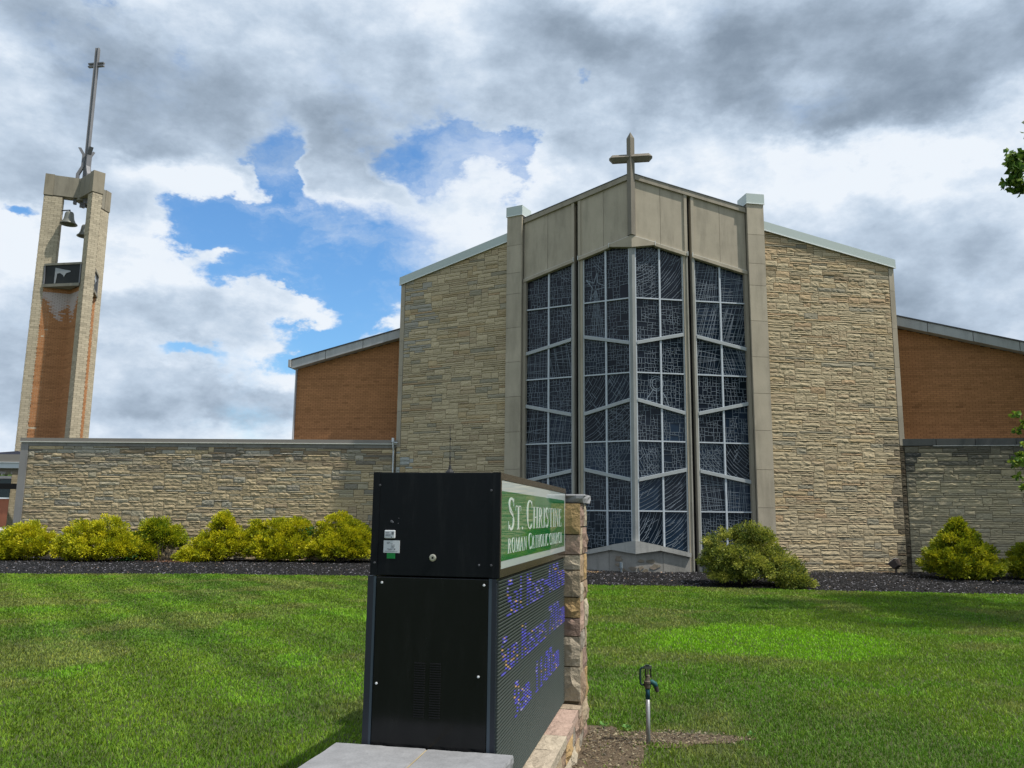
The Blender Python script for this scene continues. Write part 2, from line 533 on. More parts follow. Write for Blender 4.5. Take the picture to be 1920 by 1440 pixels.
def vnoise(x, y, seed=0):
    """smooth value noise on arrays"""
    r = np.random.default_rng(seed)
    T = r.random((64, 64))
    xi, yi = np.floor(x).astype(int), np.floor(y).astype(int)
    fx, fy = x - xi, y - yi
    fx, fy = fx * fx * (3 - 2 * fx), fy * fy * (3 - 2 * fy)
    a, b = T[xi % 64, yi % 64], T[(xi + 1) % 64, yi % 64]
    c, d = T[xi % 64, (yi + 1) % 64], T[(xi + 1) % 64, (yi + 1) % 64]
    return (a * (1 - fx) + b * fx) * (1 - fy) + (c * (1 - fx) + d * fx) * fy


def fbm(x, y, seed=0, o=4):
    t, a, s = 0, 0.5, 0
    for i in range(o):
        t = t + a * vnoise(x * 2 ** i + 7.3 * i, y * 2 ** i + 3.1 * i, seed + i)
        s += a
        a *= 0.5
    return t / s


def frame(origin, ang, out):
    """local frame of a vertical wall: u along it, w outward, z up"""
    d = Vector((math.cos(ang), math.sin(ang), 0))
    n = Vector((out[0], out[1], 0)).normalized()
    o = Vector((origin[0], origin[1], 0))
    return lambda u, w_, z: o + d * u + n * w_ + Vector((0, 0, z))

# ------------------------------------------------------------------ church: frames
AX, AY = 3.848, 25.50
RA, LA = rad(9.3), rad(151.5)
FRr = frame((AX, AY), RA, (math.sin(RA), -math.cos(RA)))
FLl = frame((AX, AY), LA, (-math.sin(rad(28.5)), -math.cos(rad(28.5))))
MIT = math.tan(rad(18.9))
SIDES = {'R': FRr, 'L': FLl}


def slab(mb, F, u0, u1, zb, zt, w0, w1, col=(1, 1, 1)):
    """prism on a wall frame; zb, zt: (z at u0, z at u1); faces at the ridge (u == 0) are mitred"""
    def uu(u, w_):
        return -w_ * MIT if abs(u) < 1e-6 else u
    p = []
    for z in (zb, zt):
        p += [F(uu(u0, w1), w1, z[0]), F(uu(u1, w1), w1, z[1]), F(uu(u1, w0), w0, z[1]), F(uu(u0, w0), w0, z[0])]
    mb.hexa(p, col)


def jit(c, a=0.05, r=rng):
    k = 1 + r.uniform(-a, a)
    return tuple(max(0.0, min(1.0, x * k + r.uniform(-a, a) * 0.02)) for x in c)


def ashlar(u0, u1, z0, ztop, r, unit=0.0695, lens=((0.40, 1.25), (0.36, 1.0), (0.28, 0.52)), wts=(0.50, 0.36, 0.14), cell=0.035):
    """random coursed ashlar: stones of one, two or three unit courses; returns (ua, ub, za, zb)"""
    nx = max(1, int(round((u1 - u0) / cell)))
    cw = (u1 - u0) / nx
    zmax = max(ztop(u0), ztop(u1), ztop((u0 + u1) / 2))
    nz = int(math.ceil((zmax - z0) / unit))
    full = np.zeros((nz + 4, nx), dtype=bool)
    out = []
    for k in range(nz):
        i = 0
        while i < nx:
            if full[k, i]:
                i += 1
                continue
            j = i
            while j < nx and not full[k, j]:
                j += 1
            run = j - i
            while run > 0:
                h = r.choices((1, 2, 3), wts)[0]
                L = r.uniform(*lens[h - 1])
                n = max(2, int(L / cw))
                if run - n < 5:
                    n = run if run * cw < lens[h - 1][1] * 1.25 else run // 2
                n = min(n, run)
                full[k:k + h, i:i + n] = True
                out.append((u0 + i * cw, u0 + (i + n) * cw, z0 + k * unit, z0 + (k + h) * unit))
                i += n
                run -= n
            i = j
    return [s for s in out if s[2] < max(ztop(s[0]), ztop(s[1])) - 0.02]


def rock(mb, F, s, ztop, r, col, joint=0.0068, back=-0.02, bulge=0.016, noise=0.0055, base=0.022):
    """one split-faced stone standing proud of the mortar"""
    ua, ub, za, zb = s
    ua, ub, za = ua + joint, ub - joint, za + joint
    nx = max(2, min(8, int((ub - ua) / 0.085) + 1))
    h = zb - za
    nz = 2 if h < 0.09 else 3 if h < 0.17 else 4
    bl = bulge * r.uniform(0.25, 1.25)
    tu, tz = r.uniform(-0.4, 0.4), r.uniform(-0.9, 0.35)
    vs, fs, idx = [], [], {}
    for i in range(nx + 1):
        for k in range(nz + 1):
            a, b = i / nx, k / nz
            u = ua + (ub - ua) * a
            top = min(zb - joint, ztop(u) - 0.004)
            z = za + (max(top, za + 0.004) - za) * b
            edge = min(1.0, 3.2 * min(a, 1 - a) * nx / 3) * min(1.0, 4.0 * min(b, 1 - b))
            ww = base + bl * (0.35 + 0.65 * edge) * (1 + tu * (a - 0.5) + tz * (b - 0.5)) + r.gauss(0, noise) * (0.35 + 0.65 * edge)
            if 0 < i < nx:
                u += r.uniform(-0.012, 0.012)
            if 0 < k < nz:
                z += r.uniform(-0.008, 0.008)
            idx[i, k] = len(vs)
            vs.append(F(u, max(ww, 0.003), z))
    for i in range(nx):
        for k in range(nz):
            q = (idx[i, k], idx[i + 1, k], idx[i + 1, k + 1], idx[i, k + 1])
            if r.random() < 0.5:
                fs += [(q[0], q[1], q[2]), (q[0], q[2], q[3])]
            else:
                fs += [(q[0], q[1], q[3]), (q[1], q[2], q[3])]
    per = [(i, 0) for i in range(nx + 1)] + [(nx, k) for k in range(1, nz + 1)] + [(i, nz) for i in range(nx - 1, -1, -1)] + [(0, k) for k in range(nz - 1, 0, -1)]
    bidx = []
    for (i, k) in per:
        a, b = i / nx, k / nz
        u = ua + (ub - ua) * a
        top = min(zb - joint, ztop(u) - 0.004)
        bidx.append(len(vs))
        vs.append(F(u, back, za + (max(top, za + 0.004) - za) * b))
    n = len(per)
    for t in range(n):
        a, b = idx[per[t]], idx[per[(t + 1) % n]]
        fs.append((b, a, bidx[t], bidx[(t + 1) % n]))
    mb.add(vs, fs, col)


def stone_face(parent, F, u0, u1, z0, ztop, colf, r, keep=300, name='stone', sortkey=None, **kw):
    """lay a wall face: the stones that show largest are objects, the rest one mesh"""
    lay = ashlar(u0, u1, z0, ztop, r)
    lay.sort(key=sortkey or (lambda s: -(s[1] - s[0]) * (min(s[3], ztop((s[0] + s[1]) / 2)) - s[2])))
    rest = MB()
    for i, s in enumerate(lay):
        c = colf((s[0] + s[1]) / 2, (s[2] + s[3]) / 2, r)
        if i < keep:
            m = MB()
            rock(m, F, s, ztop, r, c, **kw)
            m.build(name, 'stone', parent)
        else:
            rock(rest, F, s, ztop, r, c, **kw)
    if rest.v:
        rest.build(name + '_infill', 'stone', parent, kind='stuff')


church = thing('church', 'stone and brick church with a tall pointed glass prow and a stone cross', 'church', (AX, AY, 0))

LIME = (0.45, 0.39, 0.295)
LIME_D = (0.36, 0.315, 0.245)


def buff(u, z, r):
    t = r.random()
    if t < 0.70:
        c = (0.51, 0.415, 0.265)
    elif t < 0.82:
        c = (0.44, 0.345, 0.22)
    elif t < 0.90:
        c = (0.47, 0.36, 0.21)
    elif t < 0.96:
        c = (0.34, 0.30, 0.215)
    else:
        c = (0.47, 0.335, 0.20)
    k = (1 + r.uniform(-0.15, 0.08)) * (0.88 + 0.22 * float(fbm(np.array([u * 0.55]), np.array([z * 0.35]), 71)[0]))
    return tuple(x * k for x in c)


def buff_left(u, z, r):
    c = buff(u, z, r)
    if u > 7.8 and z > 7.5 and r.random() < 0.4:              # greyer, washed stones by the outer corner
        c = (0.39, 0.36, 0.295)
    if z < 4.0 and u > 8.3 and r.random() < 0.6:
        c = (0.40, 0.41, 0.38)
    return c


def buff_right(u, z, r):
    c = buff(u, z, r)
    if z > 9.6 and r.random() < 0.35:                         # weathered top courses
        c = tuple(x * 0.72 for x in c)
    if z > 9.0 and r.random() < 0.30:
        c = (0.50, 0.37, 0.22)
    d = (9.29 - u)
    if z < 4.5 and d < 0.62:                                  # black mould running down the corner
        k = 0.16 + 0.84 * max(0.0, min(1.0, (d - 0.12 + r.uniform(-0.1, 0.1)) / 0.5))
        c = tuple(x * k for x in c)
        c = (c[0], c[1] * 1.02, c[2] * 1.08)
    return c


WTOP = lambda u: 11.31 - (u - 4.56) * (11.31 - 10.32) / 4.59


for sd, F in SIDES.items():
    uo = 9.15 if sd == 'L' else 9.29
    ui = 4.54
    # ---- stone wall beside the glass prow
    mb = MB()
    slab(mb, F, ui, uo, (-0.3, -0.3), (WTOP(ui), WTOP(uo)), -0.40, 0.0)
    wall = mb.build('stone_wall', 'mortar', church)
    strip0 = uo - 0.17
    colf = buff_left if sd == 'L' else buff_right
    r = random.Random(31 if sd == 'L' else 32)
    zsplit = 4.2
    # above zsplit the outer edge carries a smooth limestone strip, below it the stones run to the corner
    lay = ashlar(ui + 0.02, strip0 - 0.01, 0.0, WTOP, r)
    low = ashlar(strip0 - 0.01, uo, 0.0, lambda u: zsplit, r, lens=((0.17, 0.3),) * 3)
    lay += [s for s in low]
    lay.sort(key=lambda s: -(s[1] - s[0]) * (min(s[3], WTOP((s[0] + s[1]) / 2)) - s[2]))
    rest = MB()
    for i, s in enumerate(lay):
        c = colf((s[0] + s[1]) / 2, (s[2] + s[3]) / 2, r)
        zt = WTOP if s[1] <= strip0 else (lambda u: zsplit)
        tgt = MB() if i < 150 else rest
        rock(tgt, F, s, zt, r, c)
        if i < 150:
            tgt.build('stone', 'stone', wall)
    rest.build('stone_infill', 'stone', wall, kind='stuff')
    # outer corner strip in lengths
    z = zsplit
    while z < WTOP(uo) - 0.05:
        z1 = min(z + 1.32, WTOP(uo) - 0.01)
        if WTOP(uo) - z1 < 0.4:
            z1 = WTOP(uo) - 0.01
        mb = MB()
        zt = (z1 - 0.008, z1 - 0.008) if z1 < WTOP(uo) - 0.02 else (WTOP(strip0) - 0.01, WTOP(uo) - 0.01)
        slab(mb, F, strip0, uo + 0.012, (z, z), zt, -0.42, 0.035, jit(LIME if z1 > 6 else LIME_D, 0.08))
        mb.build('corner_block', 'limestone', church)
        z = z1
    # metal coping
    mb = MB()
    slab(mb, F, ui, uo + 0.06, (WTOP(ui) + 0.005, WTOP(uo + 0.06) + 0.005), (WTOP(ui) + 0.315, WTOP(uo + 0.06) + 0.30), -0.55, 0.10)
    cp = mb.build('wall_coping', 'coping_metal', church)
    mb = MB()
    slab(mb, F, ui, uo + 0.065, (WTOP(ui) - 0.012, WTOP(uo + 0.06) - 0.012), (WTOP(ui) + 0.012, WTOP(uo + 0.06) + 0.012), 0.07, 0.112, (0.8, 0.82, 0.8))
    mb.build('drip_edge', 'white_metal', cp)
    # return wall at the outer corner and the back of the wing
    mb = MB()
    b = 1.6
    p0, p1 = F(uo, -0.40, 0), F(uo - 0.35, -0.40, 0)
    back = Vector((math.cos(rad(80.4)), math.sin(rad(80.4)), 0)) * b
    zt = WTOP(uo) - 0.05
    pp = [p0, p1, p1 + back, p0 + back]
    mb.hexa([q + Vector((0, 0, -0.3)) for q in pp] + [q + Vector((0, 0, zt)) for q in pp])
    mb.build('return_wall', 'mortar', church)

    # ---- pier between stone wall and glass
    pr = mb = MB()
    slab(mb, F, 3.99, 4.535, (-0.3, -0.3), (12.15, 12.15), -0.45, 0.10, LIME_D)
    pier = mb.build('pier', 'limestone', church)
    zs = [0.0, 1.05, 2.1, 3.3, 4.55, 5.75, 6.95, 8.15, 9.35, 10.1, 11.1, 12.2]
    for a, b in zip(zs[:-1], zs[1:]):
        mb = MB()
        slab(mb, F, 3.97, 4.555, (a + 0.005, a + 0.005), (b - 0.005, b - 0.005), 0.10, 0.16, jit(LIME, 0.07))
        mb.build('limestone_block', 'limestone', pier)
    mb = MB()
    slab(mb, F, 3.945, 4.58, (12.18, 12.18), (12.52, 12.52), -0.50, 0.19)
    cap = mb.build('pier_cap', 'coping_metal', church)
    mb = MB()
    slab(mb, F, 3.94, 4.585, (12.165, 12.165), (12.185, 12.185), -0.50, 0.20, (0.85, 0.87, 0.85))
    mb.build('drip_edge', 'white_metal', cap)
    # narrow reveal by the window
    mb = MB()
    slab(mb, F, 3.86, 3.97, (-0.2, -0.2), (9.84, 9.84), -0.30, 0.03, LIME_D)
    mb.build('window_jamb', 'limestone', church)

    # ---- parapet panels
    PT = lambda u: 12.78 - u * 0.227
    LT = lambda u: 10.82 - u * 0.2495 if u < 1.95 else 10.83 - u * 0.2475
    for (a, b) in ((0.14, 0.985), (0.995, 1.80), (2.14, 3.04), (3.05, 3.955)):
        mb = MB()
        slab(mb, F, a, b, (LT(a) + 0.004, LT(b) + 0.004), (PT(a), PT(b)), -0.25, -0.01 + rng.uniform(0, 0.006), jit(LIME, 0.05))
        mb.build('parapet_panel', 'limestone', church)
    for (a, b) in ((1.80, 1.90), (2.04, 2.14)):
        mb = MB()
        slab(mb, F, a, b, (LT(a) - 0.12, LT(b) - 0.12), (PT(a) - 0.003, PT(b) - 0.003), -0.22, 0.035, jit(LIME, 0.05))
        mb.build('parapet_rib', 'limestone', church)
    mb = MB()
    slab(mb, F, 0.0, 3.965, (PT(0) + 0.003, PT(3.965) + 0.003), (PT(0) + 0.175, PT(3.965) + 0.175), -0.32, 0.065, jit(LIME_D, 0.04))
    c0 = mb.build('parapet_coping', 'limestone', church)
    mb = MB()
    slab(mb, F, 0.0, 3.97, (PT(0) + 0.178, PT(3.97) + 0.178), (PT(0) + 0.20, PT(3.97) + 0.20), -0.33, 0.085, (0.12, 0.13, 0.14))
    mb.build('metal_flashing', 'white_metal', c0)
    # joint between the two bays
    mb = MB()
    slab(mb, F, 1.895, 2.045, (0, 0), (PT(1.9) - 0.004, PT(2.05) - 0.004), -0.24, -0.19)
    mb.build('bay_joint', 'black_gap', church)
    # lintels
    mb = MB()
    slab(mb, F, 0.78, 1.895, (LT(0.78) - 0.11, LT(1.9) - 0.11), (LT(0.78), LT(1.9)), -0.25, 0.055, jit(LIME, 0.05))
    mb.build('lintel', 'limestone', church)
    mb = MB()
    slab(mb, F, 2.05, 3.965, (LT(2.05) - 0.11, LT(3.965) - 0.11), (LT(2.05), LT(3.965)), -0.25, 0.055, jit(LIME, 0.05))
    mb.build('lintel', 'limestone', church)
    mb = MB()
    slab(mb, F, 0.0, 0.772, (10.42, 10.545), (10.82, LT(0.772)), -0.25, 0.075, jit(LIME, 0.05))
    mb.build('lintel_peak', 'limestone', church)

    # pale sealant lines round the lintels
    for (a, b, w_) in ((0.0, 0.772, 0.085), (0.78, 1.895, 0.062), (2.05, 3.96, 0.062)):
        mb = MB()
        zz = (10.82, LT(b)) if a == 0.0 else (LT(a), LT(b))
        slab(mb, F, a, b, (zz[0] + 0.001, zz[1] + 0.001), (zz[0] + 0.014, zz[1] + 0.014), -0.02, w_ - 0.02, (0.66, 0.66, 0.62))
        mb.build('sealant', 'white_metal', church)
    for um in (0.775, 1.888, 2.055):
        mb = MB()
        slab(mb, F, um - 0.008, um + 0.008, (LT(um) - 0.10,) * 2, (LT(um) + 0.05,) * 2, 0.0, 0.082, (0.70, 0.70, 0.66))
        mb.build('sealant', 'white_metal', church)

    # ---- posts and transoms of the window
    def bar(u0, u1, za, zb, wa, wb, name, mat='white_metal', col=(0.36, 0.36, 0.34)):
        m = MB()
        slab(m, F, u0, u1, za, zb, wa, wb, col)
        return m.build(name, mat, church)
    GREYM = (0.50, 0.52, 0.52)
    LIGHT = (0.52, 0.56, 0.60)
    bar(1.755, 1.845, (0.0, 0.0), (LT(1.755) - 0.115, LT(1.845) - 0.115), -0.22, -0.02, 'window_post', 'limestone', LIME)
    bar(1.850, 1.895, (0.0, 0.0), (LT(1.85) - 0.118, LT(1.89) - 0.118), -0.20, 0.015, 'window_post', 'limestone', (0.36, 0.34, 0.29))
    bar(2.045, 2.115, (0.0, 0.0), (LT(2.05) - 0.118, LT(2.115) - 0.118), -0.20, 0.015, 'window_post', 'limestone', (0.36, 0.34, 0.29))
    bar(2.118, 2.165, (0.0, 0.0), (LT(2.118) - 0.115, LT(2.165) - 0.115), -0.22, -0.04, 'window_post', 'white_metal', GREYM)
    bar(0.0, 0.100, (1.03, 1.00), (10.415, 10.43), -0.20, 0.0, 'ridge_mullion', 'limestone', (0.34, 0.345, 0.33))
    bar(0.102, 0.142, (1.02, 1.01), (10.43, 10.44), -0.19, -0.03, 'mullion_edge', 'white_metal', LIGHT)
    bar(1.715, 1.752, (0.70, 0.70), (LT(1.71) - 0.113, LT(1.75) - 0.113), -0.19, -0.05, 'mullion_edge', 'white_metal', GREYM)
    for (um, z0) in ((0.945, 0.86), (3.02, 0.62)):
        bar(um - 0.027, um + 0.027, (z0, z0), (LT(um) - 0.115, LT(um) - 0.115), -0.17, -0.045, 'window_bar', 'white_metal', LIGHT)
    # chevron transoms: heights at the inner and outer end of each light
    TC = ((7.28, 7.61), (5.43, 5.05), (2.91, 3.25))
    TS = ((7.57, 7.22), (5.05, 5.42), (3.22, 2.90))
    for (a, b, T) in ((0.145, 1.712, TC), (2.168, 3.858, TS)):
        for (za, zb) in T:
            bar(a, b, (za - 0.052, zb - 0.052), (za + 0.045, zb + 0.045), -0.18, -0.012, 'transom', 'white_metal', (0.38, 0.40, 0.40))
            bar(a, b, (za + 0.048, zb + 0.048), (za + 0.062, zb + 0.062), -0.17, -0.03, 'transom_edge', 'white_metal', LIGHT)
        um = (a + b) / 2 + (0.016 if a < 1 else 0.007)
        for zm in (8.765, 6.32, 4.135, 1.955):
            for (c, d) in ((a, um - 0.028), (um + 0.028, b)):
                bar(c, d, (zm - 0.02, zm - 0.02), (zm + 0.02, zm + 0.02), -0.165, -0.05, 'glazing_bar', 'white_metal', LIGHT)

    # ---- glass panes and lead
    Rr = random.Random(77 if sd == 'L' else 78)
    GW = -0.115

    def clip(p, q, poly):
        """clip segment to a convex counter-clockwise polygon"""
        t0, t1 = 0.0, 1.0
        dx, dy = q[0] - p[0], q[1] - p[1]
        for i in range(len(poly)):
            a, b = poly[i], poly[(i + 1) % len(poly)]
            nx_, ny_ = -(b[1] - a[1]), b[0] - a[0]
            num = (p[0] - a[0]) * nx_ + (p[1] - a[1]) * ny_
            den = dx * nx_ + dy * ny_
            if abs(den) < 1e-9:
                if num < 0:
                    return None
                continue
            t = -num / den
            if den > 0:
                t0 = max(t0, t)
            else:
                t1 = min(t1, t)
            if t0 >= t1:
                return None
        return (p[0] + dx * t0, p[1] + dy * t0), (p[0] + dx * t1, p[1] + dy * t1)

    def came(mbx, p, q, wd, col):
        d = Vector((q[0] - p[0], q[1] - p[1]))
        L = d.length
        if L < 0.01:
            return
        d /= L
        n_ = Vector((-d.y, d.x)) * wd * 0.5
        a, b = Vector(p), Vector(q)
        pts = [a - n_, b - n_, b + n_, a + n_]
        vs = [F(t.x, GW + 0.002, t.y) for t in pts] + [F(t.x, GW + 0.012, t.y) for t in pts]
        mbx.add(vs, [(4, 5, 6, 7), (0, 1, 5, 4), (1, 2, 6, 5), (2, 3, 7, 6), (3, 0, 4, 7)], col)

    def lead_net(mbx, poly, style, seed):
        q = random.Random(seed)
        us, zs_ = [p[0] for p in poly], [p[1] for p in poly]
        u0, u1, z0, z1 = min(us), max(us), min(zs_), max(zs_)
        segs = []

        def split(a, b, c, d, lvl):
            w_, h_ = b - a, d - c
            lim = 0.085 if lvl > 3 else 0.08
            if (w_ < lim * 1.7 and h_ < lim * 1.9) or (lvl > 3 and q.random() < 0.09):
                return
            if h_ / max(w_, 1e-3) > q.uniform(0.65, 1.35):
                t = c + h_ * q.uniform(0.33, 0.67)
                s1, s2 = q.uniform(-0.03, 0.03), q.uniform(-0.03, 0.03)
                segs.append(((a, t + s1), (b, t + s2)))
                split(a, b, c, t, lvl + 1)
                split(a, b, t, d, lvl + 1)
            else:
                t = a + w_ * q.uniform(0.33, 0.67)
                s1, s2 = q.uniform(-0.022, 0.022), q.uniform(-0.022, 0.022)
                segs.append(((t + s1, c), (t + s2, d)))
                split(a, t, c, d, lvl + 1)
                split(t, b, c, d, lvl + 1)
        if style in ('grid', 'mix') or (style == 'sweep' and q.random() < 0.45):
            split(u0, u1, z0, z1, 0)
        if style == 'net':                                   # slanting net of long lines
            k = q.uniform(-0.35, 0.35)
            x = u0 - 0.5
            while x < u1 + 0.5:
                segs.append(((x, z0), (x + (z1 - z0) * (k + q.uniform(-0.12, 0.12)), z1)))
                x += q.uniform(0.05, 0.11)
            y = z0 - 0.3
            while y < z1 + 0.3:
                segs.append(((u0, y), (u1, y + q.uniform(-0.16, 0.16))))
                y += q.uniform(0.06, 0.12)
        if style in ('sweep', 'mix'):                        # long curved strokes fanning across
            n_ = 15 if style == 'sweep' else 5
            cx, cz = q.uniform(u0 - 1.4, u0 - 0.4) if q.random() < 0.6 else q.uniform(u1 + 0.4, u1 + 1.6), z1 + q.uniform(0.3, 1.4)
            for i in range(n_ * 2):
                R_ = 0.5 + i * 0.088 + q.uniform(-0.03, 0.03)
                th0 = q.uniform(0, 0.2)
                pv = None
                for j in range(15):
                    th = math.pi + th0 + j * math.pi / 14
                    pt = (cx + R_ * math.cos(th) * 1.05, cz + R_ * math.sin(th) * 1.25)
                    if pv:
                        segs.append((pv, pt))
                    pv = pt
        if style == 'sweep':
            for i in range(12):
                x, y = q.uniform(u0, u1), q.uniform(z0, z1)
                a = q.uniform(0.5, 1.1)
                segs.append(((x, y), (x + 0.25 * math.cos(a), y + 0.25 * math.sin(a))))
        for (a, b) in segs:
            c = clip(a, b, poly)
            if c:
                k = q.uniform(0.75, 1.15)
                came(mbx, c[0], c[1], q.uniform(0.006, 0.012), (0.215 * k, 0.255 * k, 0.30 * k))

    def lev(T, i, a, b, u):
        return T[i][0] + (T[i][1] - T[i][0]) * (u - a) / (b - a)
    for (a, b, T, sill) in ((0.145, 1.712, TC, (1.02, 0.71)), (2.168, 3.858, TS, (0.55, 0.72))):
        um = (a + b) / 2 + (0.016 if a < 1 else 0.007)
        leadm = MB()
        pk = 0
        for (c, d) in ((a, um - 0.028), (um + 0.028, b)):
            rows = [lambda u: sill[0] + (sill[1] - sill[0]) * (u - a) / (b - a), lambda u: 1.955, lambda u: lev(T, 2, a, b, u), lambda u: 4.135,
                    lambda u: lev(T, 1, a, b, u), lambda u: 6.32, lambda u: lev(T, 0, a, b, u), lambda u: 8.765, lambda u: LT(u) - 0.11]
            for k in range(8):
                lo, hi = rows[k], rows[k + 1]
                g0 = 0.03
                m = MB()
                cc = Rr.choice([(0.011, 0.022, 0.040), (0.008, 0.015, 0.026), (0.013, 0.028, 0.052), (0.013, 0.018, 0.028), (0.006, 0.010, 0.016)])
                if k >= 6 and sd == 'L':
                    cc = (0.017, 0.019, 0.027)
                if k >= 6 and sd == 'R' and c < 1:
                    cc = (0.013, 0.017, 0.025)
                lo0 = 0.11 if k == 0 else g0 - 0.01
                slab(m, F, c - 0.02, d + 0.02, (lo(c) - 0.01, lo(d) - 0.01), (hi(c) + 0.01, hi(d) + 0.01), GW - 0.008, GW + Rr.uniform(-0.002, 0.001), cc)
                m.build('glass_pane', 'glass', church)
                poly = [(c, lo(c) + g0), (d, lo(d) + g0), (d, hi(d) - g0), (c, hi(c) - g0)]
                if sd == 'R' and a < 1:
                    style = ('sweep', 'sweep', 'sweep', 'mix', 'grid', 'grid', 'grid', 'sweep')[k] if c == a else ('sweep', 'sweep', 'mix', 'grid', 'grid', 'grid', 'grid', 'sweep')[k]
                elif sd == 'L' and a < 1:
                    style = ('mix', 'grid', 'mix', 'sweep', 'sweep', 'mix', 'grid', 'mix')[k]
                elif sd == 'R':
                    style = ('grid', 'net', 'sweep', 'grid', 'grid', 'net', 'net', 'net')[k]
                else:
                    style = ('net', 'net', 'net', 'net', 'grid', 'net', 'mix', 'mix')[k]
                lead_net(leadm, poly, style, 1000 + k * 17 + int(c * 100) + (5000 if sd == 'L' else 0))
                pk += 1
        # simple generic motifs: a robed figure outline and a four-pointed star
        grey = (0.27, 0.32, 0.37)
        if sd == 'R' and a < 1:
            cx, cz = 0.80, 5.98
            pts = [(cx + 0.15 * math.cos(t * math.pi / 8), cz + 0.17 * math.sin(t * math.pi / 8)) for t in range(17)]
            pts2 = [(cx + 0.22 * math.cos(t * math.pi / 8), cz + 0.24 * math.sin(t * math.pi / 8)) for t in range(17)]
            body = [(cx - 0.10, cz - 0.17), (cx - 0.30, cz - 0.45), (cx - 0.42, cz - 0.75)]
            body2 = [(cx + 0.10, cz - 0.17), (cx + 0.30, cz - 0.42), (cx + 0.40, cz - 0.72)]
            body3 = [(cx, cz - 0.18), (cx - 0.02, cz - 0.75)]
            for P in (pts, pts2, body, body2, body3):
                for p, q in zip(P[:-1], P[1:]):
                    came(leadm, p, q, 0.018, grey)
        if sd == 'L' and a < 1:
            cx, cz = 1.30, 9.35
            P = [(cx - 0.38, cz - 0.10), (cx - 0.06, cz + 0.07), (cx - 0.03, cz + 0.42), (cx + 0.08, cz + 0.08), (cx + 0.36, cz + 0.22), (cx + 0.13, cz - 0.08), (cx + 0.22, cz - 0.50), (cx, cz - 0.16), (cx - 0.38, cz - 0.10)]
            for p, q in zip(P[:-1], P[1:]):
                came(leadm, p, q, 0.018, grey)
            for t in range(6):
                came(leadm, (cx - 0.02 + t * 0.015, cz - 0.2), (cx - 0.32 + t * 0.10, cz - 2.0), 0.008, grey)
        leadm.build('leading', 'lead', church, kind='stuff')
    # dark interior behind the glass
    mb = MB()
    slab(mb, F, 0.0, 3.99, (0.0, 0.0), (LT(0), LT(3.99)), -0.36, -0.30)
    mb.build('window_backing', 'black_gap', church)

    # ---- sill and cast base
    mb = MB()
    slab(mb, F, 0.76, 1.745, (0.755, 0.555), (0.905, 0.69), -0.25, 0.12, (0.40, 0.39, 0.36))
    mb.build('sill', 'concrete', church)
    mb = MB()
    slab(mb, F, 0.0, 0.752, (0.655, 0.757), (1.06, 0.91), -0.25, 0.135, (0.42, 0.41, 0.38))
    mb.build('sill_peak', 'concrete', church)
    mb = MB()
    slab(mb, F, 2.17, 3.86, (0.35, 0.52), (0.52, 0.70), -0.25, 0.10, (0.38, 0.37, 0.34))
    mb.build('sill', 'concrete', church)
    for (a, b) in ((0.0, 0.86), (0.87, 1.745)):
        mb = MB()
        slab(mb, F, a, b, (-0.2, -0.2), (0.655 + (0.1 * a / 0.76 if a else 0), 0.755 if a == 0 else 0.553), -0.3, 0.02 + 0.006 * (a > 0), jit((0.30, 0.285, 0.255), 0.06))
        mb.build('base_panel', 'cast_stone', church)
    mb = MB()
    slab(mb, F, 2.17, 3.86, (-0.2, -0.2), (0.348, 0.518), -0.3, 0.0, (0.20, 0.195, 0.18))
    mb.build('base_panel', 'cast_stone', church)

# broken patches in the cast base beside the ridge
for (F, sds) in ((FRr, 5), (FLl, 6)):
    q = random.Random(sds)
    for i in range(7):
        u, z = q.uniform(0.08, 0.70), q.uniform(0.06, 0.55)
        mb = MB()
        n = 7
        poly = [F(u + q.uniform(0.05, 0.16) * math.cos(t * 2 * math.pi / n), 0.021, z + q.uniform(0.03, 0.09) * math.sin(t * 2 * math.pi / n)) for t in range(n)]
        off = F(0, 0.012 + q.uniform(0, 0.01), 0) - F(0, 0, 0)
        mb.prism(poly, off, jit((0.24, 0.20, 0.15), 0.2, q))
        mb.build('spall', 'cast_stone', church)

# stone cross with ridged arms, rising from the lintel peak
V = (math.cos(rad(80.4)), math.sin(rad(80.4)), 0)
cu = Vector((math.cos(rad(-9.6)), math.sin(rad(-9.6)), 0))
cf = Vector((-V[0], -V[1], 0))
cO = Vector((AX, AY, 0)) + cf * 0.03
mb = MB()


def ridge(mb, a, b, side, frontv, half, depth, point):
    """bar with a raised ridge along its face and pointed ends"""
    ax = (b - a).normalized()
    sec = [(-half, -depth), (-half, depth * 0.15), (0, depth), (half, depth * 0.15), (half, -depth)]
    A_ = [a + side * s + frontv * f for s, f in sec]
    B_ = [b + side * s + frontv * f for s, f in sec]
    n = 5
    vs = A_ + B_
    fs = [(i, (i + 1) % n, n + (i + 1) % n, n + i) for i in range(n)]
    tip = b + ax * point
    vs += [tip + frontv * depth * 0.4, tip - frontv * depth]
    t1, t2 = 2 * n, 2 * n + 1
    fs += [(n + 1, n + 2, t1), (n + 2, n + 3, t1), (n + 0, n + 1, t1, t2), (n + 3, n + 4, t2, t1), (n + 4, n + 0, t2)]
    fs += [tuple(range(n - 1, -1, -1))]
    mb.add(vs, fs, (0.225, 0.20, 0.16))


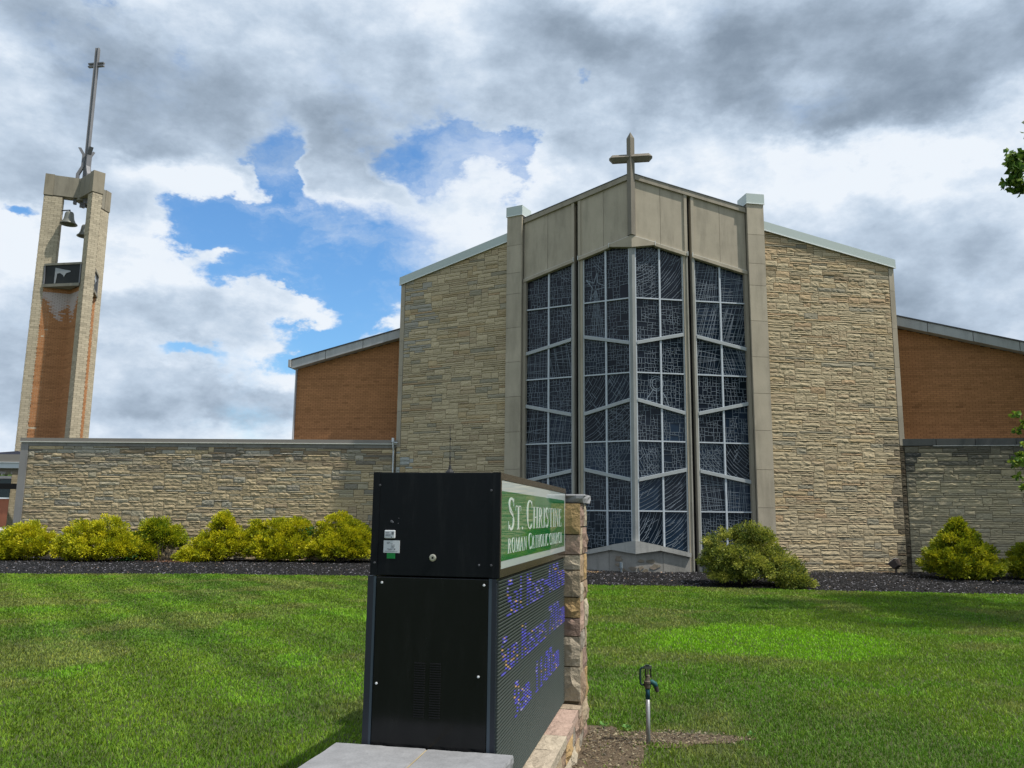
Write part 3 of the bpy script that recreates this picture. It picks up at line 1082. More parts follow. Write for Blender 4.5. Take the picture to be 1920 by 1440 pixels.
ridge(mb, cO + Vector((0, 0, 10.83)), cO + Vector((0, 0, 14.18)), cu, cf, 0.128, 0.13, 0.21)
cross = mb.build('stone_cross', 'limestone', church, label='stone cross with pointed ends above the prow')
mb = MB()
cm = cO + Vector((0, 0, 13.50)) + cf * 0.002
ridge(mb, cm, cm - cu * 0.60, Vector((0, 0, 1)), cf, 0.125, 0.125, 0.11)
mb.build('cross_arm', 'limestone', cross)
mb = MB()
ridge(mb, cm, cm + cu * 0.60, Vector((0, 0, 1)), cf, 0.125, 0.125, 0.11)
mb.build('cross_arm', 'limestone', cross)

# ------------------------------------------------------------------ nave gable behind
vax = Vector((math.cos(rad(80.4)), math.sin(rad(80.4)), 0))
sax = Vector((math.cos(rad(-9.6)), math.sin(rad(-9.6)), 0))
A0 = Vector((AX, AY, 0))
GB = A0 + vax * 4.35                                          # brick plane
GF = A0 + vax * 4.0                                           # fascia plane
gz = lambda s: 11.19 - 0.258 * abs(s)


def Fg(o):
    return lambda u, w_, z: o + sax * u - vax * w_ + Vector((0, 0, z))


def bricks(mb, F, u0, u1, z0, ztop, zbot, course, length, colf, r, proud=0.006, jn=0.005):
    k, z = 0, z0
    while z < max(ztop(u0), ztop(u1)):
        off = (k % 2) * length * 0.5
        u = u0 - off
        row = r.uniform(-0.0015, 0.003)
        while u < u1:
            a, b = max(u, u0) + jn, min(u + length, u1) - jn
            u += length
            if b - a < 0.03:
                continue
            mid = (a + b) / 2
            zt = min(z + course - jn, ztop(mid))
            if zt - z < 0.02 or z < zbot:
                continue
            w_ = proud + row + r.uniform(-0.002, 0.002)
            vs = [F(a, -0.004, z), F(b, -0.004, z), F(b, -0.004, zt), F(a, -0.004, zt), F(a, w_, z), F(b, w_, z), F(b, w_, zt), F(a, w_, zt)]
            mb.add(vs, [(4, 5, 6, 7), (0, 1, 5, 4), (1, 2, 6, 5), (2, 3, 7, 6), (3, 0, 4, 7)], colf(mid, z, r))
        z += course
        k += 1


def orange(u, z, r):
    k = 1 + r.uniform(-0.09, 0.08)
    if r.random() < 0.04:
        k *= 0.80
    h = math.sin(round(z / 0.0686) * 12.9898) * 43758.5453
    h -= math.floor(h)
    band = 0.95 + 0.07 * h - (0.09 if h < 0.14 else 0.0)
    return (0.44 * k * band, 0.208 * k * band, 0.090 * k * band)


rb = random.Random(5)
for (u0, u1, nm) in ((-13.30, -8.4, 'L'), (8.4, 14.6, 'R')):
    F = Fg(GB)
    mb = MB()
    uu0, uu1 = (u0, 0.0) if nm == 'L' else (0.0, u1)
    slab(mb, F, uu0, uu1, (-0.3, -0.3), (gz(uu0) - 0.36, gz(uu1) - 0.36), -0.3, 0.0, (0.20, 0.12, 0.07)) if nm == 'L' and False else None
    p = [F(uu0, 0, -0.3), F(uu1 + (0.001 if nm == 'L' else 0), 0, -0.3), F(uu1, -0.3, -0.3), F(uu0, -0.3, -0.3)]
    q = [F(uu0, 0, gz(uu0) - 0.33), F(uu1, 0, gz(uu1) - 0.33), F(uu1, -0.3, gz(uu1) - 0.33), F(uu0, -0.3, gz(uu0) - 0.33)]
    mb.hexa(p + q, (0.10, 0.052, 0.028))
    wl = mb.build('brick_wall', 'brick_mortar', church)
    mb = MB()
    bricks(mb, F, u0, u1, 3.9, lambda u: gz(u) - 0.34, 3.9, 0.0686, 0.205, orange, rb)
    mb.build('brick', 'brick', wl, kind='stuff')
# fascia boards, soffit, roof slabs
for sg in (-1, 1):
    s = 13.42
    edges = [0.0, 1.6, 3.45, 5.3, 7.15, 9.0, 10.5, 12.02, 13.42] if sg < 0 else [0.0, 1.7, 3.5, 5.3, 7.1, 8.62, 10.1, 11.55, 13.0, 14.9]
    for a, b in zip(edges[:-1], edges[1:]):
        mb = MB()
        u0, u1 = (sg * a, sg * b) if sg > 0 else (sg * b, sg * a)
        F = Fg(GF)
        jn = 0.012
        p = [F(u0 + jn, 0, gz(u0) - 0.33), F(u1 - jn, 0, gz(u1) - 0.33), F(u1 - jn, -0.05, gz(u1) - 0.33), F(u0 + jn, -0.05, gz(u0) - 0.33)]
        q = [F(u0 + jn, 0, gz(u0)), F(u1 - jn, 0, gz(u1)), F(u1 - jn, -0.05, gz(u1)), F(u0 + jn, -0.05, gz(u0))]
        mb.hexa(p + q)
        mb.build('fascia_board', 'fascia', church)
    e = 13.42 if sg < 0 else 14.9
    F = Fg(GF)
    u0, u1 = (-e, 0.0) if sg < 0 else (0.0, e)
    for (nm, dz0, dz1, w0, w1, mt, cc) in (('roof_edge', 0.004, 0.045, -0.4, 0.03, 'white_metal', (0.05, 0.05, 0.055)), ('soffit', -0.325, -0.29, -0.40, -0.055, 'fascia', (1, 1, 1)),
                                         ('roof', -0.03, 0.03, -26.0, -0.41, 'roof', (1, 1, 1))):
        mb = MB()
        p = [F(u0, w1, gz(u0) + dz0), F(u1, w1, gz(u1) + dz0), F(u1, w0, gz(u1) + dz0), F(u0, w0, gz(u0) + dz0)]
        q = [F(u0, w1, gz(u0) + dz1), F(u1, w1, gz(u1) + dz1), F(u1, w0, gz(u1) + dz1), F(u0, w0, gz(u0) + dz1)]
        mb.hexa(p + q, cc)
        mb.build(nm, mt, church)
    # long side wall
    mb = MB()
    mb.box(GB + sax * sg * ((13.15 if sg < 0 else 14.5)) + vax * 13.2 + Vector((0, 0, 3.5)), sax, vax, (0, 0, 1), 0.14, 12.8, 3.6, (0.24, 0.11, 0.05))
    mb.build('side_wall', 'brick', church)
F = Fg(GF)
mb = MB()
mb.box(F(-13.47, -0.12, gz(13.42) - 0.13), sax, vax, (0, 0, 1), 0.05, 0.20, 0.15)
mb.build('gutter_end', 'fascia', church)
mb = MB()
mb.box(F(-13.32, -0.30, 3.7), sax, vax, (0, 0, 1), 0.02, 0.06, 3.7, (0.5, 0.52, 0.55))
mb.build('downpipe', 'white_metal', church)
# roof of the stone wing, tucked behind its copings
mb = MB()
tip, lo, ro = FRr(0.0, -0.33, 12.70), FLl(9.1, -0.4, 10.45), FRr(9.2, -0.4, 10.45)
li, ri = FLl(4.2, -0.33, 11.45), FRr(4.2, -0.33, 11.45)
bk = GB + vax * 0.2
mb.prism([lo, li, tip, ri, ro, bk + sax * 8.6 + Vector((0, 0, 10.2)), bk + Vector((0, 0, 12.3)), bk - sax * 8.6 + Vector((0, 0, 10.2))][::-1], (0, 0, -0.05))
mb.build('wing_roof', 'roof', church)

# ------------------------------------------------------------------ low stone walls either side
CL = Vector((-4.196, 29.867, 0))
CR = Vector((12.985, 26.996, 0))
lw = thing('garden_wall', 'long low buff stone wall with metal coping, between the church and bell tower', 'wall', (-11, 30.3, 0), 'low stone walls')
la = rad(177.0)
FW = frame((CL.x, CL.y), la, (-math.sin(rad(3)), -math.cos(rad(3))))
LWL = 14.18
mb = MB()
slab(mb, FW, 0.001, LWL - 0.02, (-0.3, -0.3), (4.16, 4.16), -0.40, 0.0)
mb.build('wall_core', 'mortar', lw)


def lowbuff(u, z, r):
    t = r.random()
    if t < 0.72:
        c = (0.505, 0.40, 0.245)
    elif t < 0.86:
        c = (0.43, 0.375, 0.26)
    elif t < 0.92:
        c = (0.40, 0.365, 0.28)
    elif t < 0.96:
        c = (0.40, 0.31, 0.20)
    else:
        c = (0.30, 0.27, 0.21)
    k = 1 + r.uniform(-0.16, 0.08)
    c = tuple(x * k for x in c)
    top = max(0.0, min(1.0, (z - 3.15 + r.uniform(-0.25, 0.35)) / 0.7))
    if r.random() < 0.8:
        gcol = r.choice([(0.33, 0.295, 0.225), (0.22, 0.195, 0.155), (0.40, 0.37, 0.30), (0.28, 0.215, 0.14)])
        c = tuple(c[i] * (1 - top) + gcol[i] * top for i in range(3))
    return c


r = random.Random(91)
stone_face(lw, FW, 0.05, LWL - 0.30, 0.0, lambda u: 4.15, lowbuff, r, keep=300, bulge=0.018, noise=0.006)
mb = MB()
slab(mb, FW, LWL - 0.29, LWL, (-0.2, -0.2), (4.30, 4.30), -0.42, 0.045, (0.30, 0.285, 0.27))
mb.build('end_strip', 'limestone', lw)
u = 0.03
while u < LWL - 0.3:
    b = min(u + 1.55, LWL - 0.292)
    mb = MB()
    slab(mb, FW, u + 0.005, b - 0.005, (4.155, 4.155), (4.285, 4.285), -0.40, 0.04, jit((0.25, 0.24, 0.215), 0.08))
    mb.build('frieze_block', 'limestone', lw)
    u = b
mb = MB()
slab(mb, FW, 0.0, LWL + 0.03, (4.315, 4.315), (4.45, 4.45), -0.5, 0.075, (0.30, 0.275, 0.23))
cpg = mb.build('coping', 'beige', lw)
mb = MB()
slab(mb, FW, 0.0, LWL + 0.035, (4.288, 4.288), (4.313, 4.313), -0.5, 0.095, (0.72, 0.71, 0.62))
mb.build('drip_edge', 'white_metal', cpg)
# conduit by the corner
mb = MB()
mb.tube([FW(0.10, 0.085, 0.3), FW(0.10, 0.085, 4.05), FW(0.115, 0.11, 4.2), FW(0.12, 0.13, 4.46)], 0.028, 8, (0.62, 0.64, 0.66))
mb.build('conduit', 'galv', lw)
mb = MB()
mb.tube([FW(0.12, 0.13, 4.38), FW(0.12, 0.13, 4.52)], 0.05, 8, (0.7, 0.72, 0.74))
mb.tube([FW(0.12, 0.13, 4.36), FW(-0.06, 0.14, 4.35)], 0.018, 6, (0.7, 0.72, 0.74))
mb.build('conduit_cap', 'galv', lw)
mb = MB()
p = [FW(0, -0.4, 0), FW(LWL, -0.4, 0), FW(LWL, -4.0, 0), FW(0, -4.0, 0)]
mb.prism([q + Vector((0, 0, 4.1)) for q in p], (0, 0, 0.12))
mb.build('roof', 'roof', lw)

rw = thing('garden_wall', 'short black stained stone wall in shade, running right from the church corner', 'wall', (16.5, 26.2, 0), 'low stone walls')
FX = frame((CR.x, CR.y), rad(-12), (-math.sin(rad(12)), -math.cos(rad(12))))
mb = MB()
slab(mb, FX, 0.02, 8.0, (-0.3, -0.3), (4.18, 4.18), -0.4, 0.0, (0.5, 0.5, 0.5))
mb.build('wall_core', 'mortar', rw)


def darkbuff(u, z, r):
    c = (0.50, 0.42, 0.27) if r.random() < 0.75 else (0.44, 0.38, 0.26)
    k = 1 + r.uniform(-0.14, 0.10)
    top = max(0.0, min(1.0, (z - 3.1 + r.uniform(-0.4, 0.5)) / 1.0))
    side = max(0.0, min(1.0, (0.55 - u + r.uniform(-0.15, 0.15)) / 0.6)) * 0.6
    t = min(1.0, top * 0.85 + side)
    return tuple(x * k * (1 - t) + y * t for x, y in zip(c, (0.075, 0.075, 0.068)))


r = random.Random(92)
stone_face(rw, FX, 0.03, 6.4, 0.0, lambda u: 4.17, darkbuff, r, keep=300, bulge=0.016, noise=0.006)
u = -0.02
for i, L in enumerate((1.02, 1.18, 1.20, 1.20, 1.2, 1.2, 1.2)):
    mb = MB()
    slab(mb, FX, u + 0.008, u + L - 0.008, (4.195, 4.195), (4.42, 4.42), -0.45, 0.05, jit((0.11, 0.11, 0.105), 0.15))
    mb.build('coping_block', 'limestone', rw)
    u += L
mb = MB()
slab(mb, FX, 0.9, 8.0, (4.176, 4.176), (4.194, 4.194), -0.44, 0.052, (0.55, 0.55, 0.52))
mb.build('coping_joint', 'white_metal', rw)
mb = MB()
p = [FX(0, -0.4, 0), FX(8, -0.4, 0), FX(8, -3.4, 0), FX(0, -3.4, 0)]
mb.prism([q + Vector((0, 0, 4.1)) for q in p], (0, 0, 0.12))
mb.build('roof', 'roof', rw)

# ------------------------------------------------------------------ bell tower: three arms round a centre
TC0 = Vector((-21.42, 38.6, 0))
tower = thing('bell_tower', 'tall open bell tower of beige and orange brick with a metal cross mast', 'bell tower', (TC0.x, TC0.y, 0))
rt = random.Random(44)


def beige_b(u, z, r):
    k = 1 + r.uniform(-0.12, 0.10)
    if r.random() < 0.10:
        k *= 0.85
    return (0.47 * k, 0.405 * k, 0.29 * k)


ARM = {'left': 200, 'front': -40, 'back': 80}
for nm, ang in ARM.items():
    a = rad(ang)
    d = Vector((math.cos(a), math.sin(a), 0))
    n = Vector((-d.y, d.x, 0))
    HW = 0.235

    def P(r_, s_, z, d=d, n=n):
        return TC0 + d * (r_ * (1 + 0.055 * (1 - z / 17.0))) + n * s_ + Vector((0, 0, z))
    R0, R1 = (1.18 if nm == 'front' else 0.86), 1.66
    mb = MB()
    mb.hexa([P(R0, -HW, -0.2), P(R1, -HW, -0.2), P(R1, HW, -0.2), P(R0, HW, -0.2), P(R0, -HW, 16.98), P(R1, -HW, 16.98), P(R1, HW, 16.98), P(R0, HW, 16.98)], (0.17, 0.14, 0.10))
    pier = mb.build('pier', 'brick_mortar', tower)
    mb = MB()
    faces = [(lambda u, w_, z, P=P: P(R1 + w_, -HW + u, z), 2 * HW), (lambda u, w_, z, P=P: P(R0 + u, -HW - w_, z), R1 - R0),
             (lambda u, w_, z, P=P: P(R0 + u, HW + w_, z), R1 - R0), (lambda u, w_, z, P=P: P(R0 - w_, -HW + u, z), 2 * HW)]
    for Ff, L in faces:
        bricks(mb, Ff, 0, L, 0.0, lambda u: 16.95, 0.0, 0.102, 0.30, beige_b, rt, proud=0.008, jn=0.006)
    mb.build('brick', 'brick', pier, kind='stuff')
    # concrete arm over the bells
    cap = 18.05
    mb = MB()
    H2 = HW + 0.02
    lo = 17.0
    mb.hexa([P(0.12, -H2, lo), P(1.28, -H2, lo), P(1.28, H2, lo), P(0.12, H2, lo), P(0.12, -H2, cap - 0.03), P(1.28, -H2, cap - 0.03), P(1.28, H2, cap - 0.03), P(0.12, H2, cap - 0.03)], (0.27, 0.245, 0.19))
    mb.build('cap_beam', 'concrete', tower)
    mb = MB()
    H3 = HW + 0.035
    mb.hexa([P(1.285, -H3, lo - 0.02), P(R1 + 0.03, -H3, lo - 0.02), P(R1 + 0.03, H3, lo - 0.02), P(1.285, H3, lo - 0.02), P(1.285, -H3, cap), P(R1 + 0.03, -H3, cap), P(R1 + 0.03, H3, cap), P(1.285, H3, cap)], (0.285, 0.25, 0.185))
    mb.build('cap_block', 'concrete', tower)
    # orange brick web
    mb = MB()
    WT = 0.242 if nm != 'front' else 0.215
    RW = 1.40 if nm == 'front' else 1.26
    mb.hexa([P(0.0, -WT, 0), P(RW, -WT, 0), P(RW, WT, 0), P(0.0, WT, 0), P(0.0, -WT, 12.35), P(RW, -WT, 12.35), P(RW, WT, 12.35), P(0.0, WT, 12.35)], (0.10, 0.052, 0.028))
    web = mb.build('brick_web', 'brick_mortar', tower)
    mb = MB()

    def ocol(u, z, r, nm=nm):
        c = orange(u, z, r)
        if nm != 'back' and z > 10.2:                        # white efflorescence under the louvres
            t = (z - 10.35) / 1.5 - abs(u - 0.55) * 1.15 + 0.5 * (float(fbm(np.array([u * 3]), np.array([z * 2]), 3)[0]) - 0.5) + r.uniform(-0.16, 0.16)
            if 0.2 < t and z < 12.1:
                m_ = min(0.9, 0.35 + t)
                return tuple(c[i] * (1 - m_) + (0.52, 0.46, 0.43)[i] * m_ for i in range(3))
        return c
    for Ff in (lambda u, w_, z, P=P: P(u, -WT - w_, z), lambda u, w_, z, P=P: P(u, WT + w_, z)):
        bricks(mb, Ff, 0.0, RW, 3.0, lambda u: 12.34, 3.0, 0.0686, 0.205, ocol, rt)
    mb.build('brick', 'brick', web, kind='stuff')
    # leg of the mast: a bent channel
    prof = [(0.34, 16.75), (0.34, 18.30), (0.15, 18.75), (0.15, 19.35), (0.36, 19.70)]
    mb = MB()
    for (ra, za), (rb_, zb) in zip(prof[:-1], prof[1:]):
        t = 0.07
        for s_ in (-0.075, 0.075):
            vs = [P(ra - t, s_ - 0.02, za), P(ra + t, s_ - 0.02, za), P(ra + t, s_ + 0.02, za), P(ra - t, s_ + 0.02, za), P(rb_ - t, s_ - 0.02, zb), P(rb_ + t, s_ - 0.02, zb), P(rb_ + t, s_ + 0.02, zb), P(rb_ - t, s_ + 0.02, zb)]
            mb.hexa(vs)
        vs = [P(ra + t - 0.02, -0.055, za), P(ra + t, -0.055, za), P(ra + t, 0.055, za), P(ra + t - 0.02, 0.055, za), P(rb_ + t - 0.02, -0.055, zb), P(rb_ + t, -0.055, zb), P(rb_ + t, 0.055, zb), P(rb_ + t - 0.02, 0.055, zb)]
        mb.hexa(vs)
    mb.build('mast_leg', 'mast', tower)
# louvre boxes closing the bays
for (n1, n2) in (('left', 'front'), ('front', 'back'), ('back', 'left')):
    a1, a2 = rad(ARM[n1]), rad(ARM[n2])
    d1, d2 = Vector((math.cos(a1), math.sin(a1), 0)), Vector((math.cos(a2), math.sin(a2), 0))
    rr = 1.30
    q1 = TC0 + d1 * (rr - 0.0)
    q2 = TC0 + d2 * (rr - 0.0)
    s1 = Vector((-d1.y, d1.x, 0)) * 0.245
    s2 = Vector((d2.y, -d2.x, 0)) * 0.245
    q1, q2 = q1 + s1, q2 + s2
    tri = [TC0 + (d1 + d2) * 0.26, q1, q2]
    mb = MB()
    mb.prism([p + Vector((0, 0, 12.47)) for p in tri], (0, 0, 0.93))
    bx = mb.build('louver_box', 'dark_louver', tower)
    e = (q2 - q1).normalized()
    out = ((q1 + q2) / 2 - TC0).normalized()
    for (z0, z1, o_, nm2) in ((12.33, 12.47, 0.07, 'sill_slab'), (13.40, 13.50, 0.05, 'top_slab')):
        mb = MB()
        t2 = [TC0 + (d1 + d2) * 0.26, q1 + out * o_, q2 + out * o_]
        mb.prism([p + Vector((0, 0, z0)) for p in t2], (0, 0, z1 - z0), (0.27, 0.25, 0.20))
        mb.build(nm2, 'concrete', tower)
    if n1 != 'back':
        mb = MB()
        A_ = lambda t, z: q1 + (q2 - q1) * t + out * 0.012 + Vector((0, 0, z))
        flag = [(0.30, 12.50), (0.335, 12.50), (0.36, 12.98), (0.44, 13.0), (0.52, 12.90), (0.55, 12.80), (0.60, 12.98), (0.72, 13.04), (0.71, 13.10), (0.55, 13.16), (0.30, 13.28)]
        mb.prism([A_(t, z) for t, z in flag], out * 0.008, (0.34, 0.35, 0.35))
        mb.build('torn_mesh', 'white_metal', bx)
        for k, t in enumerate((0.02, 0.98)):
            mb = MB()
            mb.box(q1 + (q2 - q1) * t + out * 0.02 + Vector((0, 0, 12.93)), e, out, (0, 0, 1), 0.03, 0.02, 0.465, (0.22, 0.20, 0.17))
            mb.build('louver_frame', 'mast', bx)
mb = MB()
mb.prism([TC0 + Vector((0.34 * math.cos(rad(20 + 60 * k)), 0.34 * math.sin(rad(20 + 60 * k)), 16.9)) for k in range(6)], (0, 0, 1.1), (0.25, 0.23, 0.18))
mb.build('hub', 'concrete', tower)
# mast: three fins and the double-bar cross
mb = MB()
for k in range(3):
    a = rad((200, -40, 80)[k])
    d = Vector((math.cos(a), math.sin(a), 0))
    n = Vector((-d.y, d.x, 0))
    mb.box(TC0 + d * 0.060 + Vector((0, 0, 20.9 + k * 0.001)), d, n, (0, 0, 1), 0.060, 0.050, 4.28)
mast = mb.build('mast', 'mast', tower)
for dz in (-0.075, 0.075):
    mb = MB()
    mb.box(TC0 + Vector((0, 0, 24.27 + dz)), sax, vax, (0, 0, 1), 0.43, 0.07, 0.035)
    mb.build('cross_bar', 'mast', mast)

# bells, hung one below the other
BP = [(0.125, 0.62), (0.17, 0.60), (0.205, 0.52), (0.22, 0.38), (0.25, 0.22), (0.31, 0.09), (0.40, 0.0), (0.41, -0.03), (0.37, -0.035), (0.29, 0.07), (0.20, 0.25), (0.01, 0.5)]
for (bx, by, bz, sc_, arm, lab) in ((-21.66, 37.98, 15.55, 0.97, 'left', 'highest and fully visible bronze bell, hanging from a blue bracket in the tower opening'),
                                   (-21.10, 38.50, 15.12, 0.90, 'front', 'second bronze bell, half hidden behind the front tower pier'),
                                   (-21.03, 38.95, 14.25, 0.66, 'back', 'lowest and smallest bell, only its left rim showing beside the tower pier')):
    bt = thing('bell', lab, 'bell', (bx, by, bz), 'bells in the tower')
    mb = MB()
    mb.lathe((bx, by, bz), [(r_ * sc_, h * sc_) for r_, h in BP], 20)
    mb.build('bell_body', 'bell', bt, smooth=True)
    mb = MB()
    a = rad(ARM[arm])
    end = TC0 + Vector((math.cos(a) * 1.03, math.sin(a) * 1.03, bz + 0.78 * sc_))
    top = Vector((bx, by, bz + 0.60 * sc_))
    mb.tube([top, top + Vector((0, 0, 0.12 * sc_)), end], 0.035, 6, (0.9, 0.9, 1.0))
    mb.build('hanger', 'navy', bt)

# ------------------------------------------------------------------ things beyond the left end of the wall
can = thing('canopy', 'flat entrance canopy with beige fascia, white beam and small blue-grey gable roof', 'canopy', (-23.5, 35.5, 0))
for (nm, z0, z1, x0, x1, y0, y1, mt) in (('fascia', 3.74, 4.06, -30, -20.05, 34.0, 37.2, 'beige'), ('trim_line', 3.715, 3.738, -30, -20.04, 33.97, 37.2, 'white_paint'),
                                       ('beam', 3.49, 3.712, -30, -20.06, 34.02, 37.2, 'white_paint')):
    mb = MB()
    mb.box(((x0 + x1) / 2, (y0 + y1) / 2, (z0 + z1) / 2), (1, 0, 0), (0, 1, 0), (0, 0, 1), (x1 - x0) / 2, (y1 - y0) / 2, (z1 - z0) / 2)
    mb.build(nm, mt, can)
for k in range(5):
    mb = MB()
    mb.box((-25, 34.15 + 0.02, 3.455 - k * 0.052), (1, 0, 0), (0, 1, 0), (0, 0, 1), 4.95, 0.05, 0.022, (0.19, 0.16, 0.125))
    mb.build('siding_board', 'limestone', can)
mb = MB()
mb.prism([(-26.5, 34.3, 4.065), (-20.2, 34.3, 4.065), (-20.2, 34.3, 4.10), (-20.72, 34.3, 4.22), (-22.6, 34.3, 4.065)][::-1], (0, 3.0, 0))
mb.build('gable_roof', 'shingle', can)
mb = MB()
mb.box((-25, 34.05, 2.74), (1, 0, 0), (0, 1, 0), (0, 0, 1), 4.95, 0.06, 0.115)
mb.build('dark_rail', 'black_gap', can)
for px_, py_ in ((-29.5, 34.5), (-25.5, 34.5)):
    mb = MB()
    mb.box((px_, py_, 1.6), (1, 0, 0), (0, 1, 0), (0, 0, 1), 0.12, 0.12, 1.62)
    mb.build('post', 'white_paint', can)

fb = thing('far_building', 'distant red brick building with a dark window band, seen under the canopy', 'building', (-62, 92, 0))
mb = MB()
mb.box((-62, 92, 1.5), (1, 0, 0), (0, 1, 0), (0, 0, 1), 9.5, 3.0, 1.5, (0.30, 0.115, 0.07))
mb.build('brick_wall', 'brick', fb)
mb = MB()
mb.box((-62, 92.1, 4.1), (1, 0, 0), (0, 1, 0), (0, 0, 1), 9.3, 2.9, 1.05)
mb.build('window_band', 'dark_window', fb)
mb = MB()
mb.box((-62, 91.9, 3.06), (1, 0, 0), (0, 1, 0), (0, 0, 1), 9.6, 3.1, 0.07)
mb.build('window_sill', 'white_paint', fb)
mb = MB()
mb.box((-62, 92, 5.3), (1, 0, 0), (0, 1, 0), (0, 0, 1), 9.7, 3.2, 0.14, (0.03, 0.03, 0.03))
mb.build('roof', 'roof', fb)
for k, xx in enumerate((-53.78, -53.25, -56.4)):
    mb = MB()
    mb.lathe((xx, 88.75, 3.13), [(0.12, 0), (0.04, 0.05), (0.04, 0.28), (0.16, 0.34), (0.19, 0.48), (0.1, 0.52)], 8)
    o = mb.build('window_ornament', 'white_paint', fb)


# ------------------------------------------------------------------ electronic sign on its stone base
th = rad(11.6)
SE = Vector((math.cos(th), -math.sin(th), 0))                 # across the sign
SD = Vector((math.sin(th), math.cos(th), 0))                  # along the sign
SO = Vector((-0.056, 4.26, 0))


def S(s, d, z):
    return SO + SE * s + SD * d + Vector((0, 0, z))


def sbox(mb, s0, s1, d0, d1, z0, z1, col=(1, 1, 1)):
    mb.hexa([S(s0, d0, z0), S(s1, d0, z0), S(s1, d1, z0), S(s0, d1, z0), S(s0, d0, z1), S(s1, d0, z1), S(s1, d1, z1), S(s0, d1, z1)], col)


sign = thing('message_sign', 'black sign cabinet with a green name panel above a lit message board', 'sign', tuple(S(-0.35, 1.2, 0.33)))
mb = MB()
sbox(mb, -0.675, -0.018, 0.012, 2.46, 0.32, 1.43)
mb.build('lower_cabinet', 'black_satin', sign)
mb = MB()
sbox(mb, -0.691, 0.0, 0.0, 2.485, 1.437, 1.973)
mb.build('upper_box', 'black_satin', sign, bevel=0.003)
for (a, b) in ((-0.693, -0.655), (-0.036, 0.002)):
    mb = MB()
    sbox(mb, a, b, -0.004, 0.02, 1.436, 1.975)
    mb.build('edge_strip', 'black_satin', sign)
mb = MB()
sbox(mb, -0.655, -0.055, -0.0025, 0.02, 0.34, 1.428)
acc = mb.build('access_panel', 'black_gloss', sign, bevel=0.0015)
for (a, b, nm, mt) in ((-0.705, -0.672, 'corner_post', 'navy'), (-0.672, -0.659, 'corner_edge', 'navy_edge'), (-0.036, -0.012, 'corner_post', 'navy'), (-0.052, -0.036, 'corner_edge', 'navy_edge')):
    mb = MB()
    sbox(mb, a, b, 0.0, 0.05, 0.32, 1.432)
    mb.build(nm, mt, sign)
# ventilation slots
for col_ in range(2):
    s0 = -0.434 + col_ * 0.083
    for k in range(23):
        z = 0.742 + k * 0.0118
        mb = MB()
        sbox(mb, s0, s0 + 0.057, -0.0065, -0.0028, z, z + 0.0052)
        mb.build('vent_slot', 'black_gap', acc)
# screws
for (s_, z) in ((-0.625, 1.400), (-0.076, 1.400), (-0.636, 0.895), (-0.098, 0.952)):
    mb = MB()
    mb.lathe(S(s_, -0.003, z), [(0.0065, 0), (0.006, 0.003), (0.002, 0.004)], 10, axis=-SD, col=(0.75, 0.76, 0.76))
    mb.build('screw', 'white_metal', acc)
for (s_, z) in ((-0.655, 1.905), (-0.045, 1.88), (-0.67, 1.50), (-0.04, 1.50)):
    mb = MB()
    mb.lathe(S(s_, -0.004, z), [(0.007, 0), (0.006, 0.003), (0.002, 0.004)], 10, axis=-SD, col=(0.05, 0.05, 0.055))
    mb.build('dark_screw', 'white_metal', sign)
mb = MB()
mb.lathe(S(-0.352, 0.0, 1.532), [(0.0185, 0), (0.0185, 0.004), (0.013, 0.007), (0.006, 0.007), (0.005, 0.003)], 24, axis=-SD)
lk = mb.build('lock', 'steel', sign)
mb = MB()
mb.lathe(S(-0.352, -0.0062, 1.532), [(0.0052, 0), (0.0052, 0.0015), (0.001, 0.002)], 12, axis=-SD)
mb.build('keyhole', 'black_gap', lk)
mb = MB()
sbox(mb, -0.618, -0.560, -0.012, 0.0, 1.628, 1.670)
bxx = mb.build('plastic_cover', 'label', sign, bevel=0.003)
for (a, b, c, d) in ((-0.612, -0.584, 1.640, 1.643), (-0.612, -0.584, 1.648, 1.651), (-0.578, -0.566, 1.648, 1.662), (-0.580, -0.574, 1.631, 1.637), (-0.612, -0.590, 1.656, 1.659)):
    mb = MB()
    sbox(mb, a, b, -0.0135, -0.0125, c, d)
    mb.build('print', 'print', bxx)
mb = MB()
sbox(mb, -0.623, -0.535, -0.0035, 0.0, 1.553, 1.617)
lb = mb.build('data_label', 'label', sign)
for (a, b, z, t) in ((-0.605, -0.588, 1.607, 0.0022), (-0.605, -0.592, 1.601, 0.0022), (-0.584, -0.572, 1.601, 0.0015), (-0.581, -0.561, 1.594, 0.0022), (-0.581, -0.560, 1.5875, 0.0022), (-0.581, -0.566, 1.581, 0.0022),
                     (-0.603, -0.569, 1.5735, 0.0024), (-0.598, -0.574, 1.569, 0.0018), (-0.615, -0.545, 1.5615, 0.0015), (-0.566, -0.558, 1.572, 0.007)):
    mb = MB()
    sbox(mb, a, b, -0.0048, -0.004, z - t / 2, z + t / 2)
    mb.build('print', 'print', lb)
mb = MB()
sbox(mb, -0.604, -0.558, -0.002, 0.0, 1.524, 1.552)
mb.build('green_sticker', 'label_green', sign)
for (s_, z, a) in ((-0.585, 1.716, 0.012), (-0.578, 1.712, 0.009), (-0.545, 1.733, 0.004), (-0.548, 1.706, 0.004), (-0.105, 1.50, 0.010)):
    mb = MB()
    mb.lathe(S(s_, 0.0, z), [(a * 0.6, 0), (a * 0.4, 0.0012)], 6, axis=-SD, col=(0.10, 0.10, 0.11))
    mb.build('paint_chip', 'white_metal', sign)

